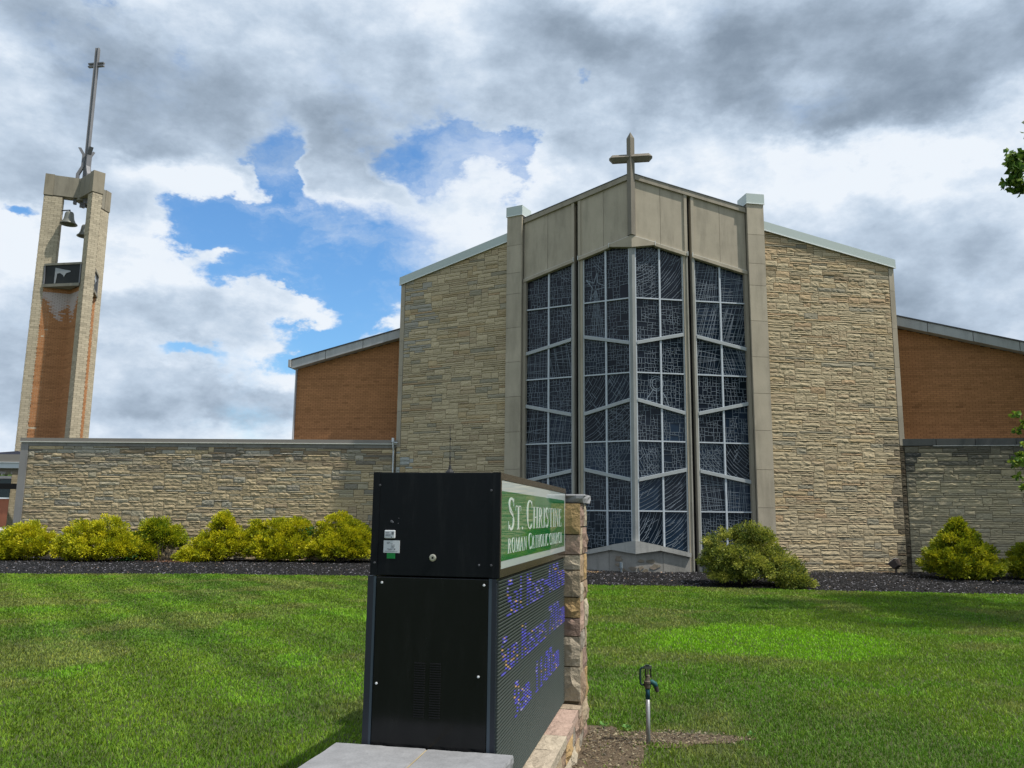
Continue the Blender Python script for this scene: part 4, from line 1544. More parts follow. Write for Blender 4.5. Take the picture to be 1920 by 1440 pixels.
# green name panel on the right-hand side
mb = MB()
sbox(mb, -0.02, 0.004, 0.006, 2.484, 1.938, 1.9735)
sbox(mb, -0.02, 0.004, 0.006, 2.484, 1.438, 1.478)
sbox(mb, -0.02, 0.004, 0.006, 0.028, 1.479, 1.937)
sbox(mb, -0.02, 0.004, 2.468, 2.484, 1.479, 1.937)
mb.build('panel_frame', 'bronze', sign)
mb = MB()
sbox(mb, -0.01, 0.0012, 0.029, 2.467, 1.480, 1.936)
face = mb.build('name_panel', 'sign_white', sign)
mb = MB()
sbox(mb, 0.0, 0.0024, 0.034, 2.405, 1.520, 1.880)
mb.build('green_field', 'sign_green', face)

# --- serif capitals built from strokes: boxes, slants and arcs in a unit-high cell
TH, TN = 0.175, 0.08


def glyph(ch):
    """returns width and list of quads [(x,z)*4]"""
    q = []

    def rect(x0, x1, z0, z1):
        q.append([(x0, z0), (x1, z0), (x1, z1), (x0, z1)])

    def stem(x, t=TH, z0=0.0, z1=1.0, serif=(1, 1)):
        rect(x, x + t, z0, z1)
        e = 0.07
        if serif[0]:
            rect(x - e, x + t + e, z0, z0 + 0.035)
        if serif[1]:
            rect(x - e, x + t + e, z1 - 0.035, z1)

    def slant(x0, z0, x1, z1, t):
        q.append([(x0, z0), (x0 + t, z0), (x1 + t, z1), (x1, z1)])

    def arc(cx, cz, rx, rz, a0, a1, tthick, tthin, n=14):
        """elliptical stroke, thick at the sides and thin at top and bottom"""
        pts = []
        for i in range(n + 1):
            a = rad(a0 + (a1 - a0) * i / n)
            t = tthin + (tthick - tthin) * abs(math.cos(a)) ** 1.5
            pts.append(((cx + rx * math.cos(a), cz + rz * math.sin(a)), (cx + (rx - t) * math.cos(a), cz + (rz - max(tthin, t * 0.45)) * math.sin(a))))
        for (a, b), (c, d) in zip(pts[:-1], pts[1:]):
            q.append([a, c, d, b])
    w_ = 0.6
    if ch == 'I':
        stem(0.07)
        w_ = 0.30
    elif ch == 'T':
        stem(0.26, serif=(1, 0))
        rect(0.0, 0.67, 0.95, 1.0)
        rect(0.0, 0.035, 0.78, 1.0)
        rect(0.635, 0.67, 0.78, 1.0)
        w_ = 0.67
    elif ch == 'H':
        stem(0.06)
        stem(0.53)
        rect(0.2, 0.55, 0.49, 0.535)
        w_ = 0.76
    elif ch == 'N':
        stem(0.07, TN)
        stem(0.60, TN, serif=(0, 1))
        slant(0.55, 0.0, 0.07, 1.0, 0.15)
        w_ = 0.74
    elif ch == 'M':
        stem(0.07, TN)
        stem(0.72, TH)
        slant(0.40, 0.0, 0.09, 1.0, 0.14)
        slant(0.42, 0.0, 0.74, 1.0, TN)
        w_ = 0.96
    elif ch == 'A':
        slant(0.02, 0.0, 0.30, 1.0, TN)
        slant(0.52, 0.0, 0.27, 1.0, TH)
        rect(0.13, 0.55, 0.33, 0.375)
        rect(-0.04, 0.17, 0, 0.035)
        rect(0.44, 0.76, 0, 0.035)
        w_ = 0.74
    elif ch == 'E':
        stem(0.06, serif=(0, 0))
        rect(0.0, 0.55, 0.0, 0.045)
        rect(0.0, 0.53, 0.955, 1.0)
        rect(0.2, 0.43, 0.49, 0.535)
        rect(0.52, 0.555, 0.0, 0.22)
        rect(0.50, 0.53, 0.80, 1.0)
        rect(0.40, 0.43, 0.42, 0.60)
        w_ = 0.58
    elif ch == 'L':
        stem(0.06)
        rect(0.0, 0.53, 0.0, 0.045)
        rect(0.50, 0.53, 0.0, 0.24)
        w_ = 0.56
    elif ch == 'O':
        arc(0.36, 0.5, 0.36, 0.52, 0, 360, TH, TN * 0.8, 28)
        w_ = 0.72
    elif ch == 'C':
        arc(0.36, 0.5, 0.36, 0.52, 50, 310, TH, TN * 0.8, 22)
        rect(0.56, 0.60, 0.72, 0.99)
        rect(0.57, 0.60, 0.02, 0.20)
        w_ = 0.63
    elif ch == 'U':
        stem(0.06, z0=0.3, serif=(0, 1))
        stem(0.58, TN, z0=0.3, serif=(0, 1))
        arc(0.345, 0.32, 0.288, 0.34, 180, 360, TH * 0.8, TN, 12)
        w_ = 0.72
    elif ch == 'R':
        stem(0.06)
        arc(0.26, 0.745, 0.28, 0.255, -90, 90, TH, TN, 12)
        rect(0.1, 0.27, 0.955, 1.0)
        rect(0.1, 0.27, 0.49, 0.53)
        slant(0.53, 0.0, 0.27, 0.50, 0.14)
        rect(0.50, 0.74, 0.0, 0.035)
        w_ = 0.70
    elif ch == 'S':
        arc(0.28, 0.76, 0.25, 0.255, 35, 205, TH * 0.75, TN, 12)
        arc(0.27, 0.26, 0.27, 0.275, -150, 30, TH * 0.85, TN, 12)
        q.append([(0.045, 0.70), (0.12, 0.56), (0.50, 0.34), (0.42, 0.52)])
        q.append([(0.045, 0.70), (0.19, 0.72), (0.42, 0.52), (0.30, 0.50)])
        rect(0.46, 0.495, 0.74, 0.99)
        rect(0.02, 0.055, 0.02, 0.27)
        w_ = 0.56
    elif ch == '.':
        rect(0.03, 0.15, 0.0, 0.11)
        w_ = 0.2
    return w_, q


def lay_text(words, d0, d1, z0, parent):
    """words: list of (char, height); letters are condensed to fit between d0 and d1"""
    gap = 0.10
    tot = 0.0
    for ch, h in words:
        tot += (0.34 if ch == ' ' else glyph(ch)[0] + gap) * h
    kx = (d1 - d0) / tot
    d = d0
    for ch, h in words:
        if ch == ' ':
            d += 0.34 * h * kx
            continue
        w_, qs = glyph(ch)
        m = MB()
        for qd in qs:
            a = [S(0.0026, d + x * h * kx, z0 + z * h) for x, z in qd]
            b = [p + SE * 0.0016 for p in a]
            m.add(a + b, [(4, 5, 6, 7), (0, 1, 5, 4), (1, 2, 6, 5), (2, 3, 7, 6), (3, 0, 4, 7)])
        m.build('letter', 'sign_letter', parent)
        d += (w_ + gap) * h * kx


lay_text([('S', .175), ('T', .135), ('.', .135), (' ', .15), ('C', .172)] + [(c, .135) for c in 'HRISTINE'], 0.20, 2.26, 1.675, face)
lay_text([('R', .080)] + [(c, .080) for c in 'OMAN'] + [(' ', .09), ('C', .095)] + [(c, .080) for c in 'ATHOLIC'] + [(' ', .09), ('C', .080)] + [(c, .080) for c in 'HURCH'], 0.20, 2.27, 1.552, face)

# --- message board: louvres with lit dots between them
mb = MB()
sbox(mb, -0.03, -0.014, 0.03, 2.455, 0.322, 1.428)
scr = mb.build('led_screen', 'black_satin', sign)
NS = 62
PT_ = (1.422 - 0.324) / NS
for k in range(NS):
    z = 0.324 + k * PT_
    mb = MB()
    d0, d1 = 0.022, 2.452
    vs = []
    for d in (d0, d1):
        vs += [S(-0.0135, d, z + 0.001), S(-0.004, d, z + 0.0045), S(0.0005, d, z + PT_ * 0.80), S(-0.0135, d, z + PT_ * 0.86)]
    mb.add(vs, [(0, 1, 2, 3), (7, 6, 5, 4), (0, 4, 5, 1), (1, 5, 6, 2), (2, 6, 7, 3), (3, 7, 4, 0)])
    mb.build('slat', 'slat', scr)
FONT = {
    'S': ['01111', '10000', '10000', '01110', '00001', '00001', '11110'], 'M': ['10001', '11011', '10101', '10101', '10001', '10001', '10001'],
    'a': ['00000', '00000', '01110', '00001', '01111', '10001', '01111'], 't': ['00100', '00100', '01110', '00100', '00100', '00100', '00011'],
    's': ['00000', '00000', '01111', '10000', '01110', '00001', '11110'], 'u': ['00000', '00000', '10001', '10001', '10001', '10011', '01101'],
    'n': ['00000', '00000', '10110', '11001', '10001', '10001', '10001'], 'e': ['00000', '00000', '01110', '10001', '11111', '10000', '01111'],
    'p': ['00000', '00000', '11110', '10001', '11110', '10000', '10000'], 'm': ['00000', '00000', '11010', '10101', '10101', '10101', '10101'],
    '-': ['00000', '00000', '00000', '11111', '00000', '00000', '00000'], ':': ['0', '0', '1', '0', '0', '1', '0'], ',': ['0', '0', '0', '0', '0', '1', '1'],
    '0': ['01110', '10001', '10001', '10001', '10001', '10001', '01110'], '1': ['00100', '01100', '00100', '00100', '00100', '00100', '01110'],
    '4': ['00010', '00110', '01010', '10010', '11111', '00010', '00010'], '7': ['11111', '00001', '00010', '00100', '00100', '01000', '01000'],
    '9': ['01110', '10001', '10001', '01111', '00001', '00010', '01100'], ' ': ['000'] * 7}
rl = random.Random(3)
for (txt, d0, d1, row_top) in (('Sat Mass-4:00pm', 0.22, 2.43, 61), ('Sun Masses 7:00am', 0.10, 2.44, 45), ('9am, 11:00am', 0.44, 2.14, 29)):
    ncell = sum(len(FONT[c][0]) + 1 for c in txt) - 1
    cw = (d1 - d0) / ncell
    mb = MB()
    d = d0
    for ch in txt:
        gl = FONT[ch]
        for j in range(len(gl[0])):
            for rr_ in range(11):
                if gl[min(6, int(rr_ * 7 / 11))][j] == '1':
                    z = 0.324 + (row_top - rr_) * PT_ - PT_ * 0.04
                    dd = d + (j + 0.5) * cw
                    t = rl.random()
                    near = dd < 0.6
                    if t < (0.20 if near else 0.05):
                        c = (0.9, 0.55, 0.22)
                    elif t < (0.28 if near else 0.15):
                        c = (0.55, 0.52, 0.85)
                    else:
                        c = (0.17, 0.16, rl.uniform(0.8, 1.0))
                    k = rl.uniform(0.55, 1.0)
                    c = tuple(x * k for x in c)
                    hw = cw * 0.30
                    mb.hexa([S(-0.0045, dd - hw, z - 0.0030), S(0.0022, dd - hw, z - 0.0030), S(0.0022, dd + hw, z - 0.0030), S(-0.0045, dd + hw, z - 0.0030),
                             S(-0.0045, dd - hw, z + 0.0030), S(0.0022, dd - hw, z + 0.0030), S(0.0022, dd + hw, z + 0.0030), S(-0.0045, dd + hw, z + 0.0030)], c)
        d += (len(gl[0]) + 1) * cw
    mb.build('lit_text', 'led', scr, label='line of blue lit dots reading ' + txt, kind='stuff')
# whip aerial
an = thing('aerial', 'thin black whip aerial with a flared foot on top of the sign cabinet', 'antenna', tuple(S(-0.305, 0.12, 1.9745)))
b0 = S(-0.305, 0.12, 1.975)
mb = MB()
mb.lathe(b0, [(0.024, 0), (0.022, 0.008), (0.010, 0.022), (0.005, 0.045)], 12, col=(0.03, 0.03, 0.03))
mb.build('foot', 'cast_iron', an)
mb = MB()
mb.tube([b0 + Vector((0, 0, 0.03)), b0 + Vector((-0.002, 0, 0.13)), b0 + Vector((-0.005, 0, 0.26))], [0.0026, 0.0022, 0.0018], 6, (0.03, 0.03, 0.03))
mb.build('whip', 'cast_iron', an)
for hz in (0.075, 0.18):
    mb = MB()
    mb.tube([b0 + Vector((-0.001, 0, hz)), b0 + Vector((-0.001, 0, hz + 0.012))], 0.005, 6, (0.03, 0.03, 0.03))
    mb.build('coil', 'cast_iron', an)

# ------------------------------------------------------------------ stone base: low front pillar, plinth, tall rear pillar
base = thing('sign_base', 'rubble stone base under the sign with a tall rear pillar and grey front slab', 'stone base', tuple(S(-0.35, 1.2, 0)))
RUB = [(0.33, 0.24, 0.15), (0.38, 0.30, 0.20), (0.28, 0.20, 0.135), (0.42, 0.355, 0.26), (0.30, 0.205, 0.16), (0.36, 0.25, 0.19), (0.26, 0.225, 0.18), (0.40, 0.27, 0.13)]


def rubcol(u, z, r):
    return jit(r.choice(RUB), 0.13, r)


def rub_face(F, u0, u1, z0, z1, r, rows=(0.11, 0.24), name='stone', lens=(0.13, 0.34), bulge=0.02):
    z = z0
    while z < z1 - 0.02:
        h = r.uniform(*rows)
        if z1 - z - h < rows[0] * 0.8:
            h = z1 - z
        u = u0
        while u < u1 - 0.01:
            L = r.uniform(*lens)
            if u1 - u - L < lens[0] * 0.75:
                L = u1 - u
            m = MB()
            rock(m, F, (u, u + L, z, z + h), lambda x: 99, r, rubcol(u, z, r), joint=0.006, bulge=bulge, noise=0.007, base=0.010, back=-0.03)
            m.build(name, 'rubble', base)
            u += L
        z += h


core = MB()
sbox(core, -0.80, 0.105, -0.42, 2.95, -0.15, 0.285, (0.9, 0.9, 0.9))
core.build('plinth_core', 'mortar', base)
core = MB()
sbox(core, -0.80, 0.105, 2.475, 2.95, 0.2, 1.86, (0.95, 0.95, 0.95))
core.build('pillar_core', 'mortar', base)
core = MB()
sbox(core, -0.79, 0.055, -0.44, -0.02, 0.2, 0.53)
core.build('pillar_core', 'mortar', base)
rr = random.Random(21)
FRt = lambda u, w_, z: S(0.105 + w_, u, z)                    # right-hand side
FLt = lambda u, w_, z: S(-0.80 - w_, u, z)
FFr = lambda u, w_, z: S(u, -0.44 - w_, z)
rub_face(FRt, -0.40, 2.95, -0.02, 0.285, rr, rows=(0.10, 0.17))
rub_face(FRt, 2.475, 2.95, 0.29, 1.86, rr, rows=(0.12, 0.26), lens=(0.14, 0.32))
rub_face(FLt, -0.40, 2.95, -0.02, 0.285, rr, rows=(0.10, 0.17))
rub_face(FLt, 2.475, 2.95, 0.29, 1.86, rr, rows=(0.14, 0.26), lens=(0.16, 0.32))
rub_face(lambda u, w_, z: S(0.055 + w_, u, z), -0.44, -0.02, 0.29, 0.53, rr, rows=(0.1, 0.14))
rub_face(lambda u, w_, z: S(u, -0.44 - w_, z), -0.79, 0.055, -0.02, 0.53, rr, rows=(0.1, 0.17))
# front face of the rear pillar: only the strip beside the cabinet shows
z = 0.33
for h in (0.26, 0.23, 0.14, 0.16, 0.21, 0.12, 0.16, 0.25):
    m = MB()
    rock(m, lambda u, w_, z_: S(u, 2.475 - w_, z_), (-0.02, 0.125, z, min(z + h, 1.86)), lambda x: 99, rr, rubcol(0, z, rr), joint=0.005, bulge=0.02, noise=0.006, base=0.006)
    m.build('stone', 'rubble', base)
    z += h
rub_face(lambda u, w_, z_: S(u, 2.475 - w_, z_), -0.80, -0.70, 0.29, 1.86, rr, rows=(0.14, 0.26), lens=(0.1, 0.1), bulge=0.02)
rub_face(lambda u, w_, z_: S(-u, 2.95 + w_, z_), -0.105, 0.80, -0.02, 1.86, rr, rows=(0.14, 0.26), lens=(0.18, 0.34))
# ledge stones on top of the plinth
for (sa, sb) in ((0.0 - 0.03, 0.135), (-0.83, -0.66)):
    d = -0.02
    while d < 2.46:
        L = rr.uniform(0.26, 0.5)
        if 2.46 - d - L < 0.15:
            L = 2.46 - d
        m = MB()
        rock(m, lambda u, w_, z_, sa=sa, sb=sb: S(z_, u, 0.288 + w_), (d, d + L, sa, sb + rr.uniform(-0.006, 0.012)), lambda x: 99, rr, jit(rr.choice([(0.44, 0.37, 0.28), (0.38, 0.30, 0.22), (0.42, 0.30, 0.24)]), 0.08, rr), joint=0.003, bulge=0.012, noise=0.004, base=0.018, back=-0.04)
        m.build('ledge_stone', 'rubble', base)
        d += L


def cap_slab(s0, s1, d0, d1, z0, z1, seed, name, rough_=0.012):
    """slab with broken edges"""
    r = random.Random(seed)
    ring = []
    nS, nD = 14, 9
    for i in range(nS):
        ring.append((s0 + (s1 - s0) * i / nS, d0))
    for i in range(nD):
        ring.append((s1, d0 + (d1 - d0) * i / nD))
    for i in range(nS):
        ring.append((s1 - (s1 - s0) * i / nS, d1))
    for i in range(nD):
        ring.append((s0, d1 - (d1 - d0) * i / nD))
    cs, cd = (s0 + s1) / 2, (d0 + d1) / 2
    m = MB()
    n = len(ring)
    vs = []
    for lvl, (zz, amp) in enumerate(((z0, rough_), ((z0 + z1) / 2, rough_ * 1.6), (z1 - 0.010, rough_ * 1.1), (z1, rough_ * 0.35))):
        for i, (a, b) in enumerate(ring):
            ins = 0.010 if lvl == 3 else (0.012 if lvl == 0 else 0.0)
            k = 1 - ins / max(0.1, math.hypot(a - cs, b - cd))
            da, db = r.uniform(-amp, amp * 0.4), r.uniform(-amp, amp * 0.4)
            sx = 1 if a > cs else -1
            sy = 1 if b > cd else -1
            vs.append(S(cs + (a - cs) * k + da * sx * (abs(a - cs) > 0.98 * (s1 - s0) / 2), cd + (b - cd) * k + db * sy * (abs(b - cd) > 0.98 * (d1 - d0) / 2), zz + (r.uniform(-0.001, 0.001) if lvl == 3 else 0)))
    fs = []
    for lvl in range(3):
        for i in range(n):
            j = (i + 1) % n
            fs.append((lvl * n + i, lvl * n + j, (lvl + 1) * n + j, (lvl + 1) * n + i))
    c = len(vs)
    vs.append(S(cs, cd, z1))
    vs.append(S(cs, cd, z0))
    fs += [(3 * n + i, 3 * n + (i + 1) % n, c) for i in range(n)]
    fs += [((i + 1) % n, i, c + 1) for i in range(n)]
    m.add(vs, fs)
    return m.build(name, 'slab', base)


cap_slab(-0.838, -0.352, -0.50, -0.02, 0.532, 0.602, 5, 'cap_slab', 0.005)
cap_slab(-0.349, 0.094, -0.50, -0.022, 0.532, 0.601, 6, 'cap_slab', 0.007)
mb = MB()
sbox(mb, -0.353, -0.348, -0.49, -0.03, 0.54, 0.5965, (0.42, 0.34, 0.20))
mb.build('mortar_joint', 'cast_stone', base)
cap_slab(-0.86, 0.16, 2.492, 3.0, 1.865, 1.932, 9, 'cap_slab', 0.018)

# ------------------------------------------------------------------ yard hydrant on its pipe
HX, HY = 1.10, 6.76
hy = thing('yard_hydrant', 'weathered green and black water hydrant on a grey pipe in bare soil', 'water hydrant', (HX, HY, 0))
Hh = Vector((HX, HY, 0))
lx, ly = Vector((1, 0, 0)), Vector((0, 1, 0))
mb = MB()
mb.tube([Hh + Vector((0, 0, -0.1)), Hh + Vector((0.001, 0, 0.37))], 0.0165, 14, (0.33, 0.33, 0.33))
mb.build('pipe', 'galv', hy, smooth=True)
mb = MB()
mb.tube([Hh + Vector((0.001, 0, 0.335)), Hh + Vector((0.001, 0, 0.425))], [0.0172, 0.018], 14, (0.014, 0.065, 0.095))
mb.build('painted_collar', 'cast_iron', hy, smooth=True)
mb = MB()
mb.lathe(Hh + Vector((0, 0, 0.415)), [(0.020, 0), (0.026, 0.008), (0.026, 0.035), (0.030, 0.040), (0.030, 0.055), (0.022, 0.062), (0.016, 0.085)], 14, col=(0.10, 0.085, 0.06))
mb.build('valve_body', 'cast_iron', hy)
mb = MB()
mb.tube([Hh + Vector((0.0, 0, 0.460)), Hh + Vector((0.035, -0.004, 0.465)), Hh + Vector((0.058, -0.006, 0.452)), Hh + Vector((0.068, -0.008, 0.425))], [0.018, 0.020, 0.020, 0.018], 12, (0.018, 0.085, 0.085))
mb.build('spout', 'cast_iron', hy, smooth=True)
mb = MB()
mb.tube([Hh + Vector((0.066, -0.008, 0.432)), Hh + Vector((0.076, -0.010, 0.392))], [0.019, 0.015], 12, (0.06, 0.05, 0.045))
mb.build('nozzle', 'cast_iron', hy)
mb = MB()
mb.lathe(Hh + Vector((0.006, 0, 0.485)), [(0.014, 0), (0.017, 0.01), (0.015, 0.03), (0.008, 0.035)], 12, col=(0.16, 0.14, 0.10))
mb.build('packing_nut', 'cast_iron', hy)
for sx in (-0.019, 0.021):
    mb = MB()
    mb.box(Hh + Vector((0.006 + sx, 0, 0.545)), lx, ly, (0, 0, 1), 0.0045, 0.008, 0.045, (0.015, 0.014, 0.012))
    mb.build('yoke', 'cast_iron', hy)
mb = MB()
mb.tube([Hh + Vector((0.006, 0, 0.51)), Hh + Vector((0.006, 0, 0.585))], 0.006, 8, (0.20, 0.17, 0.12))
mb.build('rod', 'cast_iron', hy)
mb = MB()
mb.box(Hh + Vector((0.004, 0, 0.578)), lx, ly, (0, 0, 1), 0.030, 0.012, 0.013, (0.09, 0.10, 0.08))
mb.box(Hh + Vector((0.0, -0.006, 0.592)), lx, ly, (0, 0, 1), 0.016, 0.007, 0.006, (0.02, 0.03, 0.03))
mb.build('head', 'cast_iron', hy, bevel=0.002)
mb = MB()
mb.tube([Hh + Vector((-0.022, 0, 0.575)), Hh + Vector((-0.045, 0, 0.573)), Hh + Vector((-0.056, 0, 0.560)), Hh + Vector((-0.057, 0, 0.50)), Hh + Vector((-0.056, 0, 0.455)), Hh + Vector((-0.047, 0, 0.444)), Hh + Vector((-0.024, 0, 0.443))], 0.0088, 10, (0.018, 0.045, 0.038))
mb.build('lever', 'cast_iron', hy, smooth=True)

# vent pipe in front of the prow
vp = Vector((FLl(0.36, 0.30, 0)))
vt = thing('vent_pipe', 'short grey capped pipe standing before the base of the glass prow', 'pipe', tuple(vp))
mb = MB()
mb.tube([vp + Vector((0, 0, -0.05)), vp + Vector((0, 0, 0.24))], 0.034, 12, (0.22, 0.26, 0.28))
mb.build('pipe', 'galv', vt)
mb = MB()
mb.tube([vp + Vector((0, 0, 0.22)), vp + Vector((0, 0, 0.40))], 0.052, 12, (0.26, 0.31, 0.34))
mb.build('cap', 'galv', vt)


def floodlight(x, y, z, yaw, tilt, label, sc_=1.0):
    t = thing('floodlight', label, 'floodlight', (x, y, 0), 'floodlights in the bed')
    b = Vector((x, y, 0))
    m = MB()
    m.tube([b + Vector((0, 0, -0.05)), b + Vector((0, 0, z - 0.02))], 0.028, 8, (0.3, 0.3, 0.32))
    m.build('stake', 'bronze_lamp', t)
    R3 = Matrix.Rotation(yaw, 3, 'Z') @ Matrix.Rotation(tilt, 3, 'X')
    ex, ey, ez = R3 @ Vector((1, 0, 0)), R3 @ Vector((0, 1, 0)), R3 @ Vector((0, 0, 1))
    c = b + Vector((0, 0, z + 0.10))
    m = MB()
    w_, d_, h_ = 0.15 * sc_, 0.14 * sc_, 0.12 * sc_
    pts = [c - ex * w_ * 0.82 - ey * d_ * 0.7 - ez * h_, c + ex * w_ * 0.82 - ey * d_ * 0.7 - ez * h_, c + ex * w_ * 0.82 + ey * d_ * 0.7 - ez * h_, c - ex * w_ * 0.82 + ey * d_ * 0.7 - ez * h_,
           c - ex * w_ - ey * d_ + ez * h_, c + ex * w_ - ey * d_ + ez * h_, c + ex * w_ + ey * d_ + ez * h_, c - ex * w_ + ey * d_ + ez * h_]
    m.hexa(pts)
    hsg = m.build('housing', 'bronze_lamp', t, bevel=0.01)
    m = MB()
    m.box(c + ez * (h_ + 0.006), ex, ey, ez, w_ * 0.86, d_ * 0.86, 0.004)
    m.build('lens', 'glass', hsg)
    return t


floodlight(12.07, 26.1, 0.30, rad(38), rad(-38), 'brown box floodlight on a short stake by the dark stained church corner')
floodlight(-11.55, 29.3, 0.24, rad(12), rad(-28), 'brown box floodlight between two golden shrubs before the left wall')

# ------------------------------------------------------------------ ground, bed, drive
EX = np.array([-60, -22, -14.13, -9.33, -4.06, -1.0, 2.06, 4.72, 7.61, 12.44, 30, 60.0])
EY = np.array([22.2, 22.6, 23.2, 23.96, 23.93, 23.0, 21.66, 21.52, 20.82, 20.28, 19.9, 19.9])


def edge_y(x):
    return np.interp(x, EX, EY) + 0.06 * np.sin(np.asarray(x) * 2.1) + 0.03 * np.sin(np.asarray(x) * 7.3)


def grid(name, mat, xs, ys_fn, nt, zf, col, kind='structure'):
    vs, fs = [], []
    for i, x in enumerate(xs):
        y0, y1 = ys_fn(x)
        for k in range(nt + 1):
            t = k / nt
            y = y0 + (y1 - y0) * t
            vs.append((x, y, zf(x, y, t)))
    n = nt + 1
    for i in range(len(xs) - 1):
        for k in range(nt):
            a = i * n + k
            fs.append((a, a + n, a + n + 1, a + 1))
    m = MB()
    m.add(vs, fs, col)
    return m.build(name, mat, kind=kind, smooth=True)


m = MB()
m.add([(-900, -300, 0), (900, -300, 0), (900, 1500, 0), (-900, 1500, 0)], [(0, 1, 2, 3)], (0.060, 0.075, 0.022))
m.build('lawn', 'lawn', kind='structure')


def bed_z(x, y, t):
    d = max(0.0, y - float(edge_y(x)))
    return 0.004 + 0.10 * (1 - math.exp(-d * 0.9)) + 0.035 * (float(fbm(np.array([x * 1.3]), np.array([y * 1.3]), 5)[0]) - 0.5) * min(1, d)


grid('mulch_bed', 'mulch_base', list(np.arange(-21, 25, 0.4)), lambda x: (float(edge_y(x)), float(edge_y(x)) + (10.5 if x < 4 else 7.5)), 22, bed_z, (1, 1, 1))
m = MB()
m.add([(-90, 50, 0.004), (-24, 50, 0.004), (-24, 86, 0.004), (-90, 86, 0.004)], [(0, 1, 2, 3)])
m.build('concrete_drive', 'road', kind='structure')

# ------------------------------------------------------------------ mulch chips
N = 78000
x = nr.uniform(-20.5, 18.5, N)
d = nr.random(N) ** 1.25 * 7.0
y = edge_y(x) + 0.02 + d
wall_y = np.where(x < -4.2, 30.0, np.where(x < 3.85, 25.5 + (3.85 - x) * 0.543, np.where(x < 12.98, 25.5 + (x - 3.85) * 0.164, 27.0 - (x - 12.98) * 0.21)))
keep = y < wall_y - 0.05
x, y = x[keep], y[keep]
N = len(x)
dd = y - edge_y(x)
z = 0.004 + 0.10 * (1 - np.exp(-dd * 0.9)) + 0.035 * (fbm(x * 1.3, y * 1.3, 5) - 0.5) * np.minimum(1, dd) + nr.uniform(0.0, 0.018, N)
L = nr.uniform(0.014, 0.046, N)
a = nr.uniform(0, 2 * np.pi, N)
Wd = L * nr.uniform(0.25, 0.6, N)
tl = nr.uniform(-0.5, 0.5, N)
c0 = np.stack([x, y, z], 1)
ax = np.stack([np.cos(a), np.sin(a), tl], 1) * L[:, None]
bx = np.stack([-np.sin(a), np.cos(a), nr.uniform(-0.4, 0.4, N)], 1) * Wd[:, None]
up = np.zeros((N, 3))
up[:, 2] = L * 0.35
V = np.stack([c0 - ax, c0 + bx, c0 + ax * 0.8, c0 - bx, c0 + up], 1).reshape(-1, 3)
i5 = (np.arange(N) * 5)[:, None]
Fc = (i5[:, :, None] + np.array([[0, 1, 4], [1, 2, 4], [2, 3, 4], [3, 0, 4]])[None]).reshape(-1, 3)
g0 = nr.uniform(0.006, 0.026, N)
t = nr.random(N)
g0 = np.where(t > 0.91, nr.uniform(0.08, 0.26, N), g0 * 0.7)
tint = np.where(nr.random(N)[:, None] < 0.08, np.array([[1.5, 1.05, 0.75]]), np.array([[1.0, 0.96, 1.04]]))
Cc = np.repeat(g0[:, None] * tint, 5, axis=0)
fast_mesh('mulch_chips', 'mulch', V, Fc, Cc, kind='stuff')

# ------------------------------------------------------------------ bare soil patch by the hydrant
sp = []
ns = 26
for i in range(ns):
    t = 2 * math.pi * i / ns
    k = 1 + 0.22 * math.sin(3 * t + 1) + 0.12 * math.sin(7 * t)
    sp.append((1.30 + 0.56 * k * math.cos(t), 6.90 + 0.22 * k * math.sin(t), 0.005))
m = MB()
m.add(sp + [(1.25, 6.90, 0.010)], [(i, (i + 1) % ns, ns) for i in range(ns)], (0.125, 0.092, 0.058))
m.build('bare_soil', 'soil', kind='structure')
m = MB()
m.add([tuple(S(0.10, -0.6, 0.008)), tuple(S(0.30, -0.6, 0.008)), tuple(S(0.36, 1.4, 0.008)), tuple(S(0.62, 2.0, 0.008)), tuple(S(0.60, 2.8, 0.008)), tuple(S(0.30, 3.15, 0.008)), tuple(S(0.05, 3.1, 0.008))], [(0, 1, 2, 3, 4, 5, 6)], (0.125, 0.092, 0.058))
m.build('bare_soil', 'soil', kind='structure')


def sign_local(x, y):
    return (x - SO.x) * SE.x + (y - SO.y) * SE.y, (x - SO.x) * SD.x + (y - SO.y) * SD.y


def soil_mask(x, y):
    k = np.minimum(((x - 1.32) / 0.58) ** 2 + ((y - 6.92) / 0.20) ** 2, ((x - 0.76) / 0.26) ** 2 + ((y - 6.55) / 0.62) ** 2)
    n = fbm(x * 5, y * 5, 9)
    a = np.clip(1.5 - k + (n - 0.5) * 1.6, 0, 1)
    s, dq = sign_local(x, y)
    b = (s > 0.05) & (s < 0.20 + 0.28 * n) & (dq > -0.6) & (dq < 3.1)
    return np.maximum(a, b * 1.0)


# straw, clippings and grit lying on the soil
N = 2600
x = np.concatenate([nr.normal(1.15, 0.42, N), nr.uniform(0.3, 1.0, 1600)])
y = np.concatenate([nr.normal(6.90, 0.20, N), nr.uniform(5.6, 7.2, 1600)])
kp = soil_mask(x, y) > 0.4
s, dq = sign_local(x, y)
kp &= ~((s < 0.14) & (dq < 3.0))
x, y = x[kp], y[kp]
N = len(x)
L, a = nr.uniform(0.003, 0.016, N), nr.uniform(0, 2 * np.pi, N)
Wd = L * nr.uniform(0.15, 0.7, N)
c0 = np.stack([x, y, 0.012 + nr.uniform(0, 0.01, N)], 1)
ax = np.stack([np.cos(a), np.sin(a), nr.uniform(-0.3, 0.3, N)], 1) * L[:, None]
bx = np.stack([-np.sin(a), np.cos(a), nr.uniform(-0.3, 0.3, N)], 1) * Wd[:, None]
up = np.zeros((N, 3))
up[:, 2] = Wd * 0.9
V = np.stack([c0 - ax, c0 + bx, c0 + ax, c0 - bx, c0 + up], 1).reshape(-1, 3)
i5 = (np.arange(N) * 5)[:, None]
